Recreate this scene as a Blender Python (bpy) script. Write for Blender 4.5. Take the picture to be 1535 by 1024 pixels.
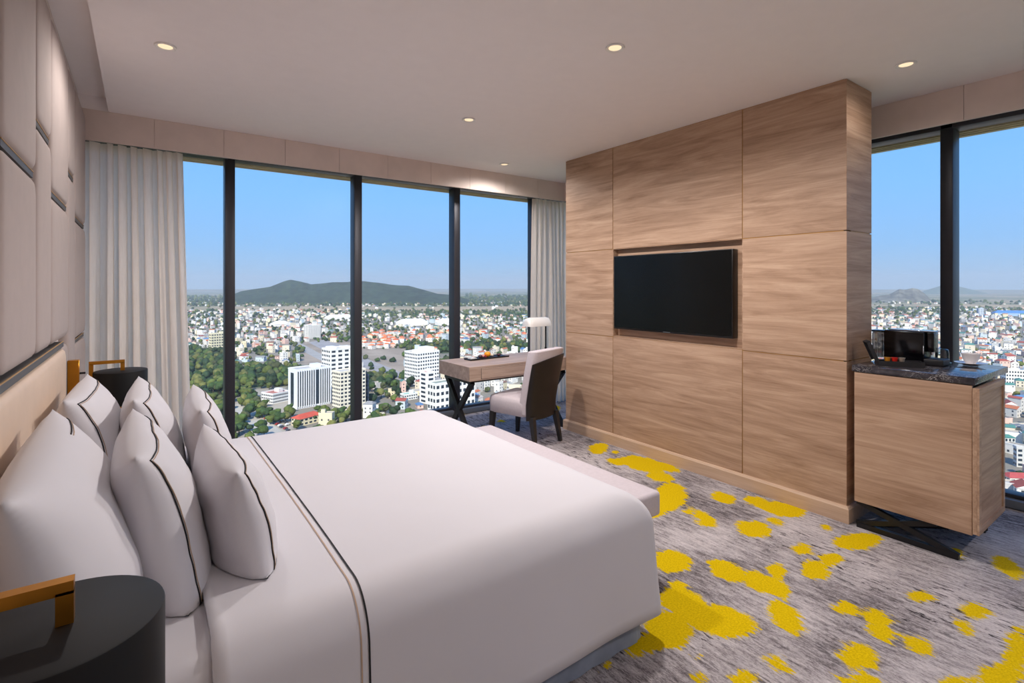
import bpy, bmesh, math, random
import numpy as np
from mathutils import Vector, Matrix, noise

# ------------------------------------------------------------------ scene, camera, world, sun, exposure
sc = bpy.context.scene
for o in list(bpy.data.objects): bpy.data.objects.remove(o)
COL = sc.collection
R = math.radians
F, PSI, HY, EYE = 772.8, R(35.7), 430.5, 1.47          # focal length in px, yaw, horizon row, eye height (1535x1024 frame)
cam = bpy.data.cameras.new('camera'); cam_o = bpy.data.objects.new('camera', cam); COL.objects.link(cam_o)
cam.sensor_width = 36; cam.lens = 36 * F / 1535; cam.shift_y = (HY - 512) / 1535
cam.clip_start = .05; cam.clip_end = 40000
cam_o.location = (0, 0, EYE); cam_o.rotation_euler = (R(90), 0, -PSI)
sc.camera = cam_o

vs = sc.view_settings
vs.view_transform = 'Standard'; vs.look = 'None'; vs.gamma = 1; vs.use_curve_mapping = False
vs.exposure = 0.3
cy = sc.cycles
cy.use_denoising = True
cy.max_bounces = 10; cy.diffuse_bounces = 6; cy.glossy_bounces = 4; cy.transmission_bounces = 8
cy.transparent_max_bounces = 12; cy.volume_bounces = 0
cy.sample_clamp_indirect = 6; cy.caustics_reflective = False; cy.caustics_refractive = False

def srgb(r, g, b):
    f = lambda c: (c/255/12.92 if c/255 <= .04045 else ((c/255+.055)/1.055)**2.4)
    return (f(r), f(g), f(b), 1)

world = bpy.data.worlds.new('sky'); sc.world = world; world.use_nodes = True
wn = world.node_tree; wn.nodes.clear()
tc = wn.nodes.new('ShaderNodeTexCoord'); sx = wn.nodes.new('ShaderNodeSeparateXYZ')
rp = wn.nodes.new('ShaderNodeValToRGB'); bg = wn.nodes.new('ShaderNodeBackground'); wo = wn.nodes.new('ShaderNodeOutputWorld')
wn.links.new(tc.outputs['Generated'], sx.inputs[0]); wn.links.new(sx.outputs['Z'], rp.inputs[0])
wn.links.new(rp.outputs[0], bg.inputs[0]); wn.links.new(bg.outputs[0], wo.inputs[0])
e = rp.color_ramp.elements
e[0].position = 0.0; e[0].color = srgb(160, 190, 220)
e[1].position = 1.0; e[1].color = srgb(84, 140, 225)
for p, c in ((.07, (138, 188, 240)), (.16, (128, 188, 252)), (.26, (118, 182, 253)), (.5, (102, 165, 245))):
    k = e.new(p); k.color = srgb(*c)
bg.inputs[1].default_value = 0.98

sun = bpy.data.lights.new('sun', 'SUN'); sun.energy = 5.2; sun.angle = R(.6); sun.color = (1, .93, .82)
sun_o = bpy.data.objects.new('sun', sun); COL.objects.link(sun_o)
sun_o.rotation_euler = Vector((-.62, -.78, .75)).to_track_quat('Z', 'Y').to_euler()   # high behind the building

DOWN_W, DOWN_C = 106, (1.0, .94, .915)            # ceiling downlights: watts and colour

# ------------------------------------------------------------------ pixel -> place helpers
S_, C_ = math.sin(PSI), math.cos(PSI)
def ray(u, v):
    x = (u - 767.5) / F; y = -(v - HY) / F
    return Vector((x*C_ + S_, -x*S_ + C_, y))
def onz(u, v, z):
    r = ray(u, v); t = (z - EYE) / r.z
    return Vector((r.x*t, r.y*t, z))
def pix(p):
    x = p[0]*C_ - p[1]*S_; d = p[0]*S_ + p[1]*C_
    return (767.5 + F*x/d, HY - F*(p[2]-EYE)/d, d)

# ------------------------------------------------------------------ material helpers
MATS = {}
class NT:
    def __init__(s, name):
        s.m = bpy.data.materials.new(name); s.m.use_nodes = True; s.t = s.m.node_tree; s.t.nodes.clear()
        s.out = s.t.nodes.new('ShaderNodeOutputMaterial'); MATS[name] = s.m
    def n(s, kind, **kw):
        nd = s.t.nodes.new('ShaderNode' + kind)
        for k, v in kw.items():
            if k.startswith('i_'):
                key = k[2:]; key = int(key) if key.isdigit() else key.replace('_', ' ')
                nd.inputs[key].default_value = v
            else: setattr(nd, k, v)
        return nd
    def l(s, a, b): s.t.links.new(a, b)
    def bsdf(s, col=None, rough=.6, metal=0, spec=.5, sheen=0):
        b = s.n('BsdfPrincipled'); b.inputs['Roughness'].default_value = rough; b.inputs['Metallic'].default_value = metal
        b.inputs['Specular IOR Level'].default_value = spec
        if sheen: b.inputs['Sheen Weight'].default_value = sheen
        if col is not None:
            if isinstance(col, tuple): b.inputs['Base Color'].default_value = col
            else: s.l(col, b.inputs['Base Color'])
        s.l(b.outputs[0], s.out.inputs[0]); return b
    def coord(s, scale=(1,1,1), kind='Object', rot=(0,0,0), rand=False):
        t = s.n('TexCoord'); m = s.n('Mapping'); m.inputs['Scale'].default_value = scale; m.inputs['Rotation'].default_value = rot
        s.l(t.outputs[kind], m.inputs[0])
        if rand:
            oi = s.n('ObjectInfo'); vm = s.n('VectorMath', operation='SCALE'); vm.inputs[0].default_value = (7, 13, 19)
            s.l(oi.outputs['Random'], vm.inputs['Scale']); s.l(vm.outputs[0], m.inputs['Location'])
        return m.outputs[0]
    def noise(s, vec, scale, detail=4, rough=.55, dist=0):
        t = s.n('TexNoise'); t.inputs['Scale'].default_value = scale; t.inputs['Detail'].default_value = detail
        t.inputs['Roughness'].default_value = rough; t.inputs['Distortion'].default_value = dist
        s.l(vec, t.inputs['Vector']); return t.outputs['Fac']
    def ramp(s, fac, stops, interp='LINEAR'):
        r = s.n('ValToRGB'); r.color_ramp.interpolation = interp; el = r.color_ramp.elements
        el[0].position, el[0].color = stops[0][0], stops[0][1]; el[1].position, el[1].color = stops[-1][0], stops[-1][1]
        for p, c in stops[1:-1]:
            k = el.new(p); k.color = c
        s.l(fac, r.inputs[0]); return r.outputs[0]
    def mix(s, fac, a, b, mode='MIX'):
        m = s.n('Mix', data_type='RGBA', blend_type=mode)
        for sock, val in ((m.inputs[0], fac), (m.inputs[6], a), (m.inputs[7], b)):
            if isinstance(val, (int, float, tuple)): sock.default_value = val
            else: s.l(val, sock)
        return m.outputs[2]
    def math(s, op, a, b=None):
        m = s.n('Math', operation=op)
        for i, val in enumerate((a, b)):
            if val is None: continue
            if isinstance(val, (int, float)): m.inputs[i].default_value = val
            else: s.l(val, m.inputs[i])
        return m.outputs[0]
    def bump(s, b, h, strength=.2, dist=.002):
        k = s.n('Bump'); k.inputs['Strength'].default_value = strength; k.inputs['Distance'].default_value = dist
        s.l(h, k.inputs['Height']); s.l(k.outputs[0], b.inputs['Normal'])

def plain(name, rgb, rough=.6, metal=0, spec=.5, var=.06, nscale=12, bump=0, bscale=200, sheen=0):
    t = NT(name); v = t.coord()
    c = srgb(*rgb)
    if var:
        f = t.noise(v, nscale, 3)
        lo = tuple(x*(1-var) for x in c[:3]) + (1,); hi = tuple(min(1, x*(1+var)) for x in c[:3]) + (1,)
        col = t.ramp(f, ((.3, lo), (.7, hi)))
    else: col = c
    b = t.bsdf(col, rough, metal, spec, sheen)
    if bump: t.bump(b, t.noise(v, bscale, 2), bump, .001)
    return t.m

def wood(name, dark, mid, light, axis='Y', rough=.5, fine=1.0, random_offset=True):
    t = NT(name)
    st = {'X': (.55, 6, 6), 'Y': (6, .55, 6), 'Z': (6, 6, .55)}[axis]
    v = t.coord(st, rand=random_offset)
    big = t.noise(v, 2.1, 5, .6, 1.2)
    st2 = {'X': (.9, 42, 42), 'Y': (42, .9, 42), 'Z': (42, 42, .9)}[axis]
    v2 = t.coord(st2, rand=random_offset)
    fin = t.noise(v2, 2.6*fine, 6, .8, .3)
    f = t.math('ADD', t.math('MULTIPLY', big, .6), t.math('MULTIPLY', fin, .40))
    col = t.ramp(f, ((.34, srgb(*dark)), (.50, srgb(*mid)), (.66, srgb(*light))))
    b = t.bsdf(col, rough, 0, .35)
    t.bump(b, fin, .06, .001)
    return t.m

wood('oak', (144, 112, 88), (178, 146, 121), (202, 171, 145), 'Y')
wood('oak_side', (144, 112, 88), (178, 146, 121), (202, 171, 145), 'X')
wood('oak_trim', (182, 150, 124), (196, 166, 140), (208, 180, 154), 'Y')
wood('oak_desk', (150, 128, 114), (178, 154, 138), (198, 176, 160), 'X')
plain('groove_gold', (176, 132, 74), .45, .5, var=0)
plain('ceiling_paint', (246, 240, 238), .85, var=.01)
plain('wall_paint', (214, 206, 200), .85, var=.02)
plain('taupe_valance', (222, 207, 198), .8, var=.05, nscale=5, bump=.05, bscale=300)
plain('frame_dark', (58, 58, 64), .42, .3, var=.03)
plain('sill_grey', (112, 116, 122), .45, .2, var=.03)
plain('soffit', (206, 194, 166), .8, var=.1)
plain('panel_fabric', (170, 156, 150), .9, var=.03, bump=.15, bscale=900, sheen=.1)
plain('headboard_leather', (214, 190, 168), .55, var=.03, bump=.05, bscale=250)
plain('strip_dark', (84, 82, 82), .5, .1, var=0)
plain('gold', (190, 130, 44), .3, .9, var=.05, nscale=20)
plain('gold_line', (176, 140, 92), .6, .0, var=0)
plain('black_shade', (13, 13, 14), .55, 0, spec=.3, var=.03)
plain('black_metal', (34, 33, 35), .38, .4, var=.04)
plain('black_wood', (38, 36, 36), .4, 0, var=.1, nscale=30)
plain('linen', (207, 204, 208), .85, var=.012, nscale=3, bump=.06, bscale=500, sheen=.15)
plain('sheet_linen', (207, 204, 208), .88, var=.012, nscale=3, bump=.06, bscale=500)
plain('thread_black', (24, 22, 24), .8, var=0)
plain('thread_tan', (186, 158, 134), .8, var=0)
plain('velvet_grey', (126, 134, 148), .95, var=.22, nscale=7, sheen=.3)
plain('bench_fabric', (196, 186, 190), .92, var=.04, nscale=60, bump=.15, bscale=900)
plain('chair_fabric', (206, 196, 200), .92, var=.04, nscale=60, bump=.12, bscale=900)
plain('chair_shell', (27, 22, 21), .45, 0, var=.15, nscale=14)
plain('tv_black', (12, 12, 13), .3, 0, var=0)
plain('tv_mark', (120, 122, 126), .4, .6, var=0)
plain('porcelain', (240, 236, 236), .12, var=0)
plain('shade_white', (236, 234, 230), .4, var=0)
plain('gloss_black', (10, 10, 14), .16, 0, var=0)
plain('matt_black', (30, 30, 34), .5, 0, var=0)
plain('chrome', (210, 210, 214), .12, 1, var=0)
plain('orange_peel', (246, 160, 30), .5, var=.08, nscale=40)
plain('berry_red', (150, 40, 44), .35, var=.1)
plain('berry_pink', (214, 150, 140), .45, var=.1)
plain('cream_bite', (226, 214, 196), .5, var=.06)
plain('plum', (84, 52, 62), .4, var=.1)
plain('napkin', (226, 226, 226), .8, var=0)
plain('capsule_gold', (240, 160, 50), .3, .5, var=0)
plain('capsule_red', (226, 44, 30), .3, .3, var=0)
plain('capsule_silver', (180, 166, 150), .3, .5, var=0)
plain('teal_coaster', (142, 176, 172), .3, var=0)
plain('blue_card', (60, 92, 150), .5, var=0)

t = NT('tv_screen'); b = t.bsdf(srgb(5, 6, 5), .24, 0, .3)
t = NT('lens'); em = t.n('Emission', i_0=(1, .74, .48, 1), i_1=.95); t.l(em.outputs[0], t.out.inputs[0])
t = NT('lamp_glow'); em = t.n('Emission', i_0=(1, .86, .68, 1), i_1=1.6); t.l(em.outputs[0], t.out.inputs[0])

t = NT('pane_glass')
tr = t.n('BsdfTransparent', i_0=(.965, .98, .975, 1)); gl = t.n('BsdfGlossy', i_0=(1, 1, 1, 1)); gl.inputs['Roughness'].default_value = .3
fr = t.n('Fresnel', i_IOR=1.35); mx = t.n('MixShader')
t.l(t.math('MULTIPLY', fr.outputs[0], .25), mx.inputs[0]); t.l(tr.outputs[0], mx.inputs[1]); t.l(gl.outputs[0], mx.inputs[2]); t.l(mx.outputs[0], t.out.inputs[0])
t = NT('clear_glass')
tr = t.n('BsdfTransparent', i_0=(.975, .985, .985, 1)); gl = t.n('BsdfGlossy'); gl.inputs['Roughness'].default_value = .03
fr = t.n('Fresnel', i_IOR=1.6); mx = t.n('MixShader')
t.l(fr.outputs[0], mx.inputs[0]); t.l(tr.outputs[0], mx.inputs[1]); t.l(gl.outputs[0], mx.inputs[2]); t.l(mx.outputs[0], t.out.inputs[0])
t = NT('tank_plastic')
tr = t.n('BsdfTransparent', i_0=(.55, .54, .54, 1)); df = t.n('BsdfPrincipled'); df.inputs['Base Color'].default_value = srgb(150, 148, 148); df.inputs['Roughness'].default_value = .2
mx = t.n('MixShader', i_0=.5); t.l(tr.outputs[0], mx.inputs[1]); t.l(df.outputs[0], mx.inputs[2]); t.l(mx.outputs[0], t.out.inputs[0])

t = NT('sheer')
v = t.coord((1, 1, .12)); f = t.noise(v, 90, 3)
col = t.ramp(f, ((.3, srgb(240, 233, 226)), (.7, srgb(250, 244, 237))))
df = t.n('BsdfDiffuse'); tl = t.n('BsdfTranslucent'); tr = t.n('BsdfTransparent')
t.l(col, df.inputs[0]); tl.inputs[0].default_value = srgb(250, 236, 218)
m1 = t.n('MixShader', i_0=.32); t.l(df.outputs[0], m1.inputs[1]); t.l(tl.outputs[0], m1.inputs[2])
m2 = t.n('MixShader', i_0=.04); t.l(m1.outputs[0], m2.inputs[1]); t.l(tr.outputs[0], m2.inputs[2]); t.l(m2.outputs[0], t.out.inputs[0])

t = NT('marble')
v = t.coord((1, 1, 1)); w = t.noise(v, 9, 5, .6, 1.5)
vein = t.math('ABSOLUTE', t.math('SUBTRACT', w, .5)); v3 = t.coord((1.6, 1, 1)); w2 = t.noise(v3, 17, 4, .6, 2.5)
vein2 = t.math('ABSOLUTE', t.math('SUBTRACT', w2, .5)); msk = t.noise(v, 5, 2)
a = t.ramp(vein, ((.0, (1, 1, 1, 1)), (.012, (0, 0, 0, 1)))); b2 = t.ramp(vein2, ((.0, (.8, .8, .8, 1)), (.008, (0, 0, 0, 1))))
vv = t.math('MULTIPLY', t.math('MAXIMUM', a, b2), t.ramp(msk, ((.45, (0, 0, 0, 1)), (.62, (1, 1, 1, 1)))))
base = t.ramp(t.noise(v, 22, 5), ((.3, srgb(38, 36, 40)), (.75, srgb(68, 64, 70))))
t.bsdf(t.mix(vv, base, srgb(205, 200, 198)), .12, 0, .5)

# carpet: grey streaks, yellow print from a per-vertex signed distance
t = NT('carpet')
v = t.coord((1, 1, 1), rot=(0, 0, R(-4)))
vs1 = t.coord((30, 5, 1), rot=(0, 0, 0)); vs2 = t.coord((70, 16, 1))
st = t.noise(vs1, 1.6, 6, .7); fi = t.noise(vs2, 2.4, 5, .75); big = t.noise(v, 1.7, 3, .5)
f = t.math('ADD', t.math('ADD', t.math('MULTIPLY', st, .36), t.math('MULTIPLY', t.math('ADD', t.math('MULTIPLY', fi, .5), t.math('MULTIPLY', t.noise(t.coord((150, 60, 1)), 1.6, 4, .8), .5)), .46)), t.math('MULTIPLY', big, .30))
grey = t.ramp(f, ((.43, srgb(58, 53, 56)), (.505, srgb(118, 111, 113)), (.57, srgb(172, 165, 166)), (.66, srgb(208, 200, 200))))
dk = t.noise(t.coord((26, 7, 1)), 1.5, 4, .7, .6); dkm = t.noise(v, 1.1, 2)
dkf = t.math('MULTIPLY', t.ramp(dk, ((.56, (0, 0, 0, 1)), (.62, (1, 1, 1, 1)))), t.ramp(dkm, ((.46, (0, 0, 0, 1)), (.58, (1, 1, 1, 1)))))
grey = t.mix(dkf, grey, srgb(44, 38, 42))
at = t.n('Attribute', attribute_name='blob')
nz = t.math('MULTIPLY', t.math('SUBTRACT', t.noise(vs1, 1.4, 6, .8), .5), .17)
nz2 = t.math('MULTIPLY', t.math('SUBTRACT', t.noise(v, 9, 4), .5), .07)
sd = t.math('ADD', t.math('ADD', at.outputs['Fac'], nz), nz2)
ym = t.ramp(t.math('ADD', t.math('MULTIPLY', sd, 20), .5), ((.40, (0, 0, 0, 1)), (.60, (1, 1, 1, 1))))
yel = t.ramp(t.noise(v, 120, 2), ((.3, srgb(196, 164, 2)), (.7, srgb(226, 194, 10))))
b = t.bsdf(t.mix(ym, grey, yel), .96, 0, .1)
t.bump(b, t.noise(v, 260, 2), .5, .004)

# ------------------------------------------------------------------ mesh helpers
def link(name, me, mat, parent=None):
    o = bpy.data.objects.new(name, me); COL.objects.link(o)
    if mat is not None and not me.materials: me.materials.append(MATS[mat])
    if parent is not None: o.parent = parent
    return o
def empty(name, loc=(0,0,0), rz=0):
    o = bpy.data.objects.new(name, None); COL.objects.link(o); o.location = loc; o.rotation_euler = (0, 0, rz)
    o.empty_display_size = .05; return o
def tag(o, label=None, cat=None, group=None, kind=None):
    if label: o['label'] = label
    if cat: o['category'] = cat
    if group: o['group'] = group
    if kind: o['kind'] = kind
    return o
def smooth(me, ang=40):
    me.polygons.foreach_set('use_smooth', [True]*len(me.polygons))
    try: me.set_sharp_from_angle(angle=R(ang))
    except Exception: pass
class MB:
    def __init__(s): s.v = []; s.f = []
    def add(s, vs, fs, M=None):
        o = len(s.v)
        for p in vs: s.v.append(tuple(M @ Vector(p)) if M is not None else tuple(p))
        for f in fs: s.f.append([i+o for i in f])
        return s
    def box(s, x0, x1, y0, y1, z0, z1, M=None):
        return s.add([(x0,y0,z0),(x1,y0,z0),(x1,y1,z0),(x0,y1,z0),(x0,y0,z1),(x1,y0,z1),(x1,y1,z1),(x0,y1,z1)],
                     [(0,3,2,1),(4,5,6,7),(0,1,5,4),(1,2,6,5),(2,3,7,6),(3,0,4,7)], M)
    def bar(s, p, q, w, h, up=(0,0,1)):
        p, q = Vector(p), Vector(q); d = (q-p).normalized(); a = d.cross(Vector(up))
        if a.length < 1e-4: a = d.cross(Vector((0,1,0)))
        a.normalize(); b = a.cross(d).normalized(); a *= w/2; b *= h/2
        vs = [p-a-b, p+a-b, p+a+b, p-a+b, q-a-b, q+a-b, q+a+b, q-a+b]
        return s.add(vs, [(0,3,2,1),(4,5,6,7),(0,1,5,4),(1,2,6,5),(2,3,7,6),(3,0,4,7)])
    def tube(s, pts, r, n=8, close=False):
        pts = [Vector(p) for p in pts]; rings = []; N = len(pts)
        for i, p in enumerate(pts):
            d = (pts[(i+1) % N] - pts[i-1]) if close else (pts[min(i+1, N-1)] - pts[max(i-1, 0)])
            d.normalize(); a = d.cross(Vector((0,0,1)))
            if a.length < 1e-3: a = d.cross(Vector((0,1,0)))
            a.normalize(); b = a.cross(d)
            rr = r[i] if isinstance(r, (list, tuple)) else r
            rings.append([p + rr*(math.cos(2*math.pi*k/n)*a + math.sin(2*math.pi*k/n)*b) for k in range(n)])
        vs = [q for rg in rings for q in rg]; fs = []
        for i in range(N if close else N-1):
            j = (i+1) % N
            for k in range(n): fs.append((i*n+k, j*n+k, j*n+(k+1) % n, i*n+(k+1) % n))
        if not close: fs += [tuple(range(n)), tuple(range((N-1)*n, N*n))[::-1]]
        return s.add(vs, fs)
    def lathe(s, prof, n=32, c=(0,0,0), cap=True):
        vs = []; fs = []
        for r, z in prof:
            for k in range(n): vs.append((c[0]+r*math.cos(2*math.pi*k/n), c[1]+r*math.sin(2*math.pi*k/n), c[2]+z))
        m = len(prof)
        for i in range(m-1):
            for k in range(n): fs.append((i*n+k, i*n+(k+1) % n, (i+1)*n+(k+1) % n, (i+1)*n+k))
        if cap: fs += [tuple(range(n))[::-1], tuple(range((m-1)*n, m*n))]
        return s.add(vs, fs)
    def loft(s, rings, cap0=True, cap1=True):
        n = len(rings[0]); vs = [p for r in rings for p in r]; fs = []
        for i in range(len(rings)-1):
            for k in range(n): fs.append((i*n+k, i*n+(k+1) % n, (i+1)*n+(k+1) % n, (i+1)*n+k))
        if cap0: fs.append(tuple(range(n))[::-1])
        if cap1: fs.append(tuple(range((len(rings)-1)*n, len(rings)*n)))
        return s.add(vs, fs)
    def mesh(s, name, sm=True, ang=40, fix=True):
        me = bpy.data.meshes.new(name); me.from_pydata(s.v, [], s.f)
        if fix:
            bm = bmesh.new(); bm.from_mesh(me); bmesh.ops.recalc_face_normals(bm, faces=bm.faces); bm.to_mesh(me); bm.free()
        if sm: smooth(me, ang)
        me.update(); return me
    def build(s, name, mat, parent=None, sm=True, ang=40):
        return link(name, s.mesh(name, sm, ang), mat, parent)
def rbox(name, mat, x0, x1, y0, y1, z0, z1, r=.01, seg=3, parent=None, M=None):
    bm = bmesh.new(); bmesh.ops.create_cube(bm, size=1)
    for v in bm.verts: v.co = ((x0+x1)/2 + v.co.x*(x1-x0), (y0+y1)/2 + v.co.y*(y1-y0), (z0+z1)/2 + v.co.z*(z1-z0))
    bmesh.ops.bevel(bm, geom=list(bm.edges), offset=r, segments=seg, affect='EDGES', profile=.5)
    if M is not None: bmesh.ops.transform(bm, matrix=M, verts=bm.verts)
    me = bpy.data.meshes.new(name); bm.to_mesh(me); bm.free(); smooth(me)
    return link(name, me, mat, parent)
def rrect(a0, a1, b0, b1, r, n=6):
    pts = []
    for cx, cy_, s in ((a1-r, b1-r, 0), (a0+r, b1-r, 90), (a0+r, b0+r, 180), (a1-r, b0+r, 270)):
        for k in range(n+1):
            an = R(s + 90*k/n); pts.append((cx + r*math.cos(an), cy_ + r*math.sin(an)))
    return pts
def struct(o): o['kind'] = 'structure'; return o

# ------------------------------------------------------------------ room shell
H = 2.775
XW, YV, XV, YG, XG = -.375, 4.87, 4.311, 5.15, 4.67          # left wall, valances, window frame fronts
YB = -2.2

# floor with carpet print
NXs, NYs = 168, 246
gx = np.linspace(XW, XG+.18, NXs); gy = np.linspace(YB, YG+.15, NYs)
PX, PY = np.meshgrid(gx, gy, indexing='ij')
BL = [  # pixel ellipses of the yellow print: cx, cy, rx, ry, angle
 (1284,811.5,38,12,-5),(1202,824,15,9,0),(1224,854,22,15,10),(1245,838,18,9,0),(1166,855,16,11,20),(1157,879,30,14,20),
 (1179,926,37,18,48),(1165,997,23,10,35),(1270,913,22,9,18),(1317,926,24,13,15),(1322,948,21,13,20),(1379,894,22,8,5),
 (1462,915,22,12,10),(1445,940,21,9,40),(1376,967,27,11,28),(1287,984,31,20,10),(1287,1022,34,10,0),(1528,973,20,34,0),
 (1503,1012,36,20,0),(1442,1024,38,10,0),(1434,829,10,8,30),(1512,851,26,13,33),(1174,764,34,11,10),(1163,782,15,5,20),(1237,790,10,4,10),
 (897,672.5,15,8,-8),(922,678,5,3,0),(965,696,36,11,12),(930,692,22,5,5),(998,700,22,6,14),(990,715,22,7,8),(1004,745,26,21,-12),(985,762,26,14,-20),(1035,766,10,6,0),
 (1056,778,20,9,28),(1085,746,20,8,12),(1136,752,20,8,12),(1130,793,28,12,10),(1008,842,28,18,12),(1093,857,35,13,22),(1138,873,30,15,22),
 (1016,879,15,8,20),(1024,903,40,20,18),(1080,931,54,24,12),(1002,945,38,30,0),(970,962,36,16,-28),(1049,984,6,5,0),(1049,1017,11,9,20),
 (1116,1018,19,11,10),(908,998,9,5,-25),(1099,921,14,7,15),(738,627,5,2.2,0),(751,631.5,7,2,0),(834,612,6,4,0),(690,622,6,3,0),(725,640,4,2,0)]
polys = []
for cx, cyy, rx, ry, an in BL:
    ca, sa = math.cos(R(an)), math.sin(R(an)); P = []
    for k in range(18):
        th = 2*math.pi*k/18; ex, ey = rx*math.cos(th), ry*math.sin(th)
        q = onz(cx + ex*ca - ey*sa, cyy + ex*sa + ey*ca, 0); P.append((q.x, q.y))
    polys.append(np.array(P))
rg = random.Random(5)
for k in range(46):                                            # the print goes on beyond the frame
    bx, by = rg.uniform(.2, 4.5), rg.uniform(YB, 5)
    u, v_, d = pix((bx, by, 0))
    if d > .3 and -60 < u < 1600 and v_ < 1080 and not (bx < 1.75 and 1.5 < by < 3.3): continue
    rx, ry, an = rg.uniform(.05, .2), rg.uniform(.04, .1), rg.uniform(0, 3)
    polys.append(np.array([(bx + rx*math.cos(a)*math.cos(an) - ry*math.sin(a)*math.sin(an), by + rx*math.cos(a)*math.sin(an) + ry*math.sin(a)*math.cos(an)) for a in np.linspace(0, 2*math.pi, 16, endpoint=False)]))
SD = np.full(PX.shape, -1.0)
for P in polys:
    x0, y0 = P.min(0) - .25; x1, y1 = P.max(0) + .25
    ix = np.where((gx > x0) & (gx < x1))[0]; iy = np.where((gy > y0) & (gy < y1))[0]
    if len(ix) == 0 or len(iy) == 0: continue
    sl = np.ix_(ix, iy); qx, qy = PX[sl], PY[sl]
    dm = np.full(qx.shape, 9.0); ins = np.zeros(qx.shape, bool)
    for (ax, ay), (bx, by) in zip(P, np.roll(P, -1, 0)):
        ex, ey = bx-ax, by-ay; tt = np.clip(((qx-ax)*ex + (qy-ay)*ey)/(ex*ex+ey*ey+1e-12), 0, 1)
        dm = np.minimum(dm, np.hypot(qx-ax-tt*ex, qy-ay-tt*ey))
        with np.errstate(divide='ignore', invalid='ignore'):
            ins ^= ((ay > qy) != (by > qy)) & (qx < (bx-ax)*(qy-ay)/(by-ay) + ax)
    SD[sl] = np.maximum(SD[sl], np.where(ins, dm, -dm))
SD = np.clip(SD, -.25, .25)
vv = np.stack([PX.ravel(), PY.ravel(), np.zeros(PX.size)], 1)
fs = [(i*NYs+j, (i+1)*NYs+j, (i+1)*NYs+j+1, i*NYs+j+1) for i in range(NXs-1) for j in range(NYs-1)]
me = bpy.data.meshes.new('floor'); me.from_pydata(vv.tolist(), [], fs); me.update()
at = me.attributes.new('blob', 'FLOAT', 'POINT'); at.data.foreach_set('value', SD.ravel().astype(np.float32))
floor = struct(link('floor', me, 'carpet'))
tag(floor, 'grey streaked carpet with bright yellow splashes')
slab = struct(MB().box(XW-.3, XG+.3, YB-.2, YG+.3, -.3, -.004).build('floor_slab', 'wall_paint', sm=False))

# ceiling with cove along the left wall
cl = MB()
cl.box(-.2, XG+.2, YB, YG+.18, H, H+.03)
cl.box(-.2, -.185, YB, YV, H+.03, H+.10)
cl.box(XW-.1, -.18, YB, YG+.18, H+.10, H+.19)
cl.box(XW, -.18, YV, YV+.02, H-.01, H+.11)
struct(cl.build('ceiling', 'ceiling_paint', sm=False))
struct(MB().box(XW-.1, XG+.4, YB-.2, YG+.4, H+.2, H+.4).build('ceiling_slab', 'wall_paint', sm=False))
struct(MB().box(XW, XG, YB-.1, YB, 0, H+.2).build('wall_back', 'wall_paint', sm=False))
wl = struct(MB().box(XW-.1, XW, YB, YG+.2, 0, H+.2).build('wall_left', 'wall_paint', sm=False))

# upholstered wall panels with slim metal strips
def pad(y0, y1, z0, z1, r=.055, x=XW, t=.045, name='padded_panel', mat='panel_fabric', parent=None, puff=.03):
    g = .0025; b = MB(); rings = []
    for dx, ins in ((0, 0), (t*.55, 0), (t*.8, puff*.18), (t*.94, puff*.55), (t, puff*1.2), (t*1.03, puff*3)):
        q = rrect(y0+g+ins, y1-g-ins, z0+g+ins, z1-g-ins, max(r-ins*.6, .012), 5)
        rings.append([(x+dx, a, c) for a, c in q])
    b.loft(rings); return b.build(name, mat, parent, ang=60)
cols = [(4.15, 4.85, 1), (3.79, 4.145, 0), (3.13, 3.785, 1), (2.72, 3.125, 0), (2.09, 2.715, 1), (1.69, 2.085, 0), (1.06, 1.685, 1),
        (.67, 1.055, 0), (.03, .665, 1), (-.37, .025, 0), (-1.0, -.375, 1), (-1.4, -1.005, 0), (-2.1, -1.405, 1)]
for y0, y1, wide in cols:
    cuts = [.05, 1.13, 1.90, 2.715] if wide else [.05, 2.12, 2.715]
    behind = y1 > 1.2 and y0 < 3.57                     # the headboard covers the lower wall here
    if behind: cuts = [1.185] + cuts[-2 if not wide else -2:]
    for a, c in zip(cuts[:-1], cuts[1:]):
        pad(y0, y1, a + (.014 if a > .1 else 0), c - (.014 if c < 2.6 else 0), parent=wl)
    if y0 < 3.57 < y1: pad(3.575, y1, .05, 1.165, parent=wl)
    if y0 < 1.2 < y1: pad(y0, 1.205, .05, 1.165, parent=wl)
    for z in cuts[1:-1]:
        s0 = link('metal_strip', MB().box(XW, XW+.036, y0+.03, y1-.03, z-.011, z+.011).mesh('metal_strip', False), 'strip_dark', wl)
        link('strip_edge', MB().box(XW+.034, XW+.038, y0+.03, y1-.03, z+.0115, z+.0145).mesh('strip_edge', False), 'gold_line', wl)
struct(MB().box(XW, XW+.015, YB, YV, 0, .05).build('baseboard_left', 'strip_dark', sm=False))

# valances (curtain pelmets) of flat panels
vl = struct(MB().box(XW, XV+.02, YV+.008, YV+.022, 2.548, H).build('trim_1', 'taupe_valance', sm=False))
xs = [XW] + [.08 + .475*k for k in range(9)] + [XV]
for a, c in zip(xs[:-1], xs[1:]):
    link('valance_panel', MB().box(a+.0012, c-.0012, YV-.004, YV+.009, 2.548, H-.001).mesh('valance_panel', False), 'taupe_valance', vl)
vr = struct(MB().box(XV+.008, XV+.022, YB, YV+.02, 2.548, H).build('trim_2', 'taupe_valance', sm=False))
ys = [YB] + [-1.85 + .95*k for k in range(7)] + [YV]
for a, c in zip(ys[:-1], ys[1:]):
    link('valance_panel', MB().box(XV-.004, XV+.009, a+.0012, c-.0012, 2.548, H-.001).mesh('valance_panel', False), 'taupe_valance', vr)

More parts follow.
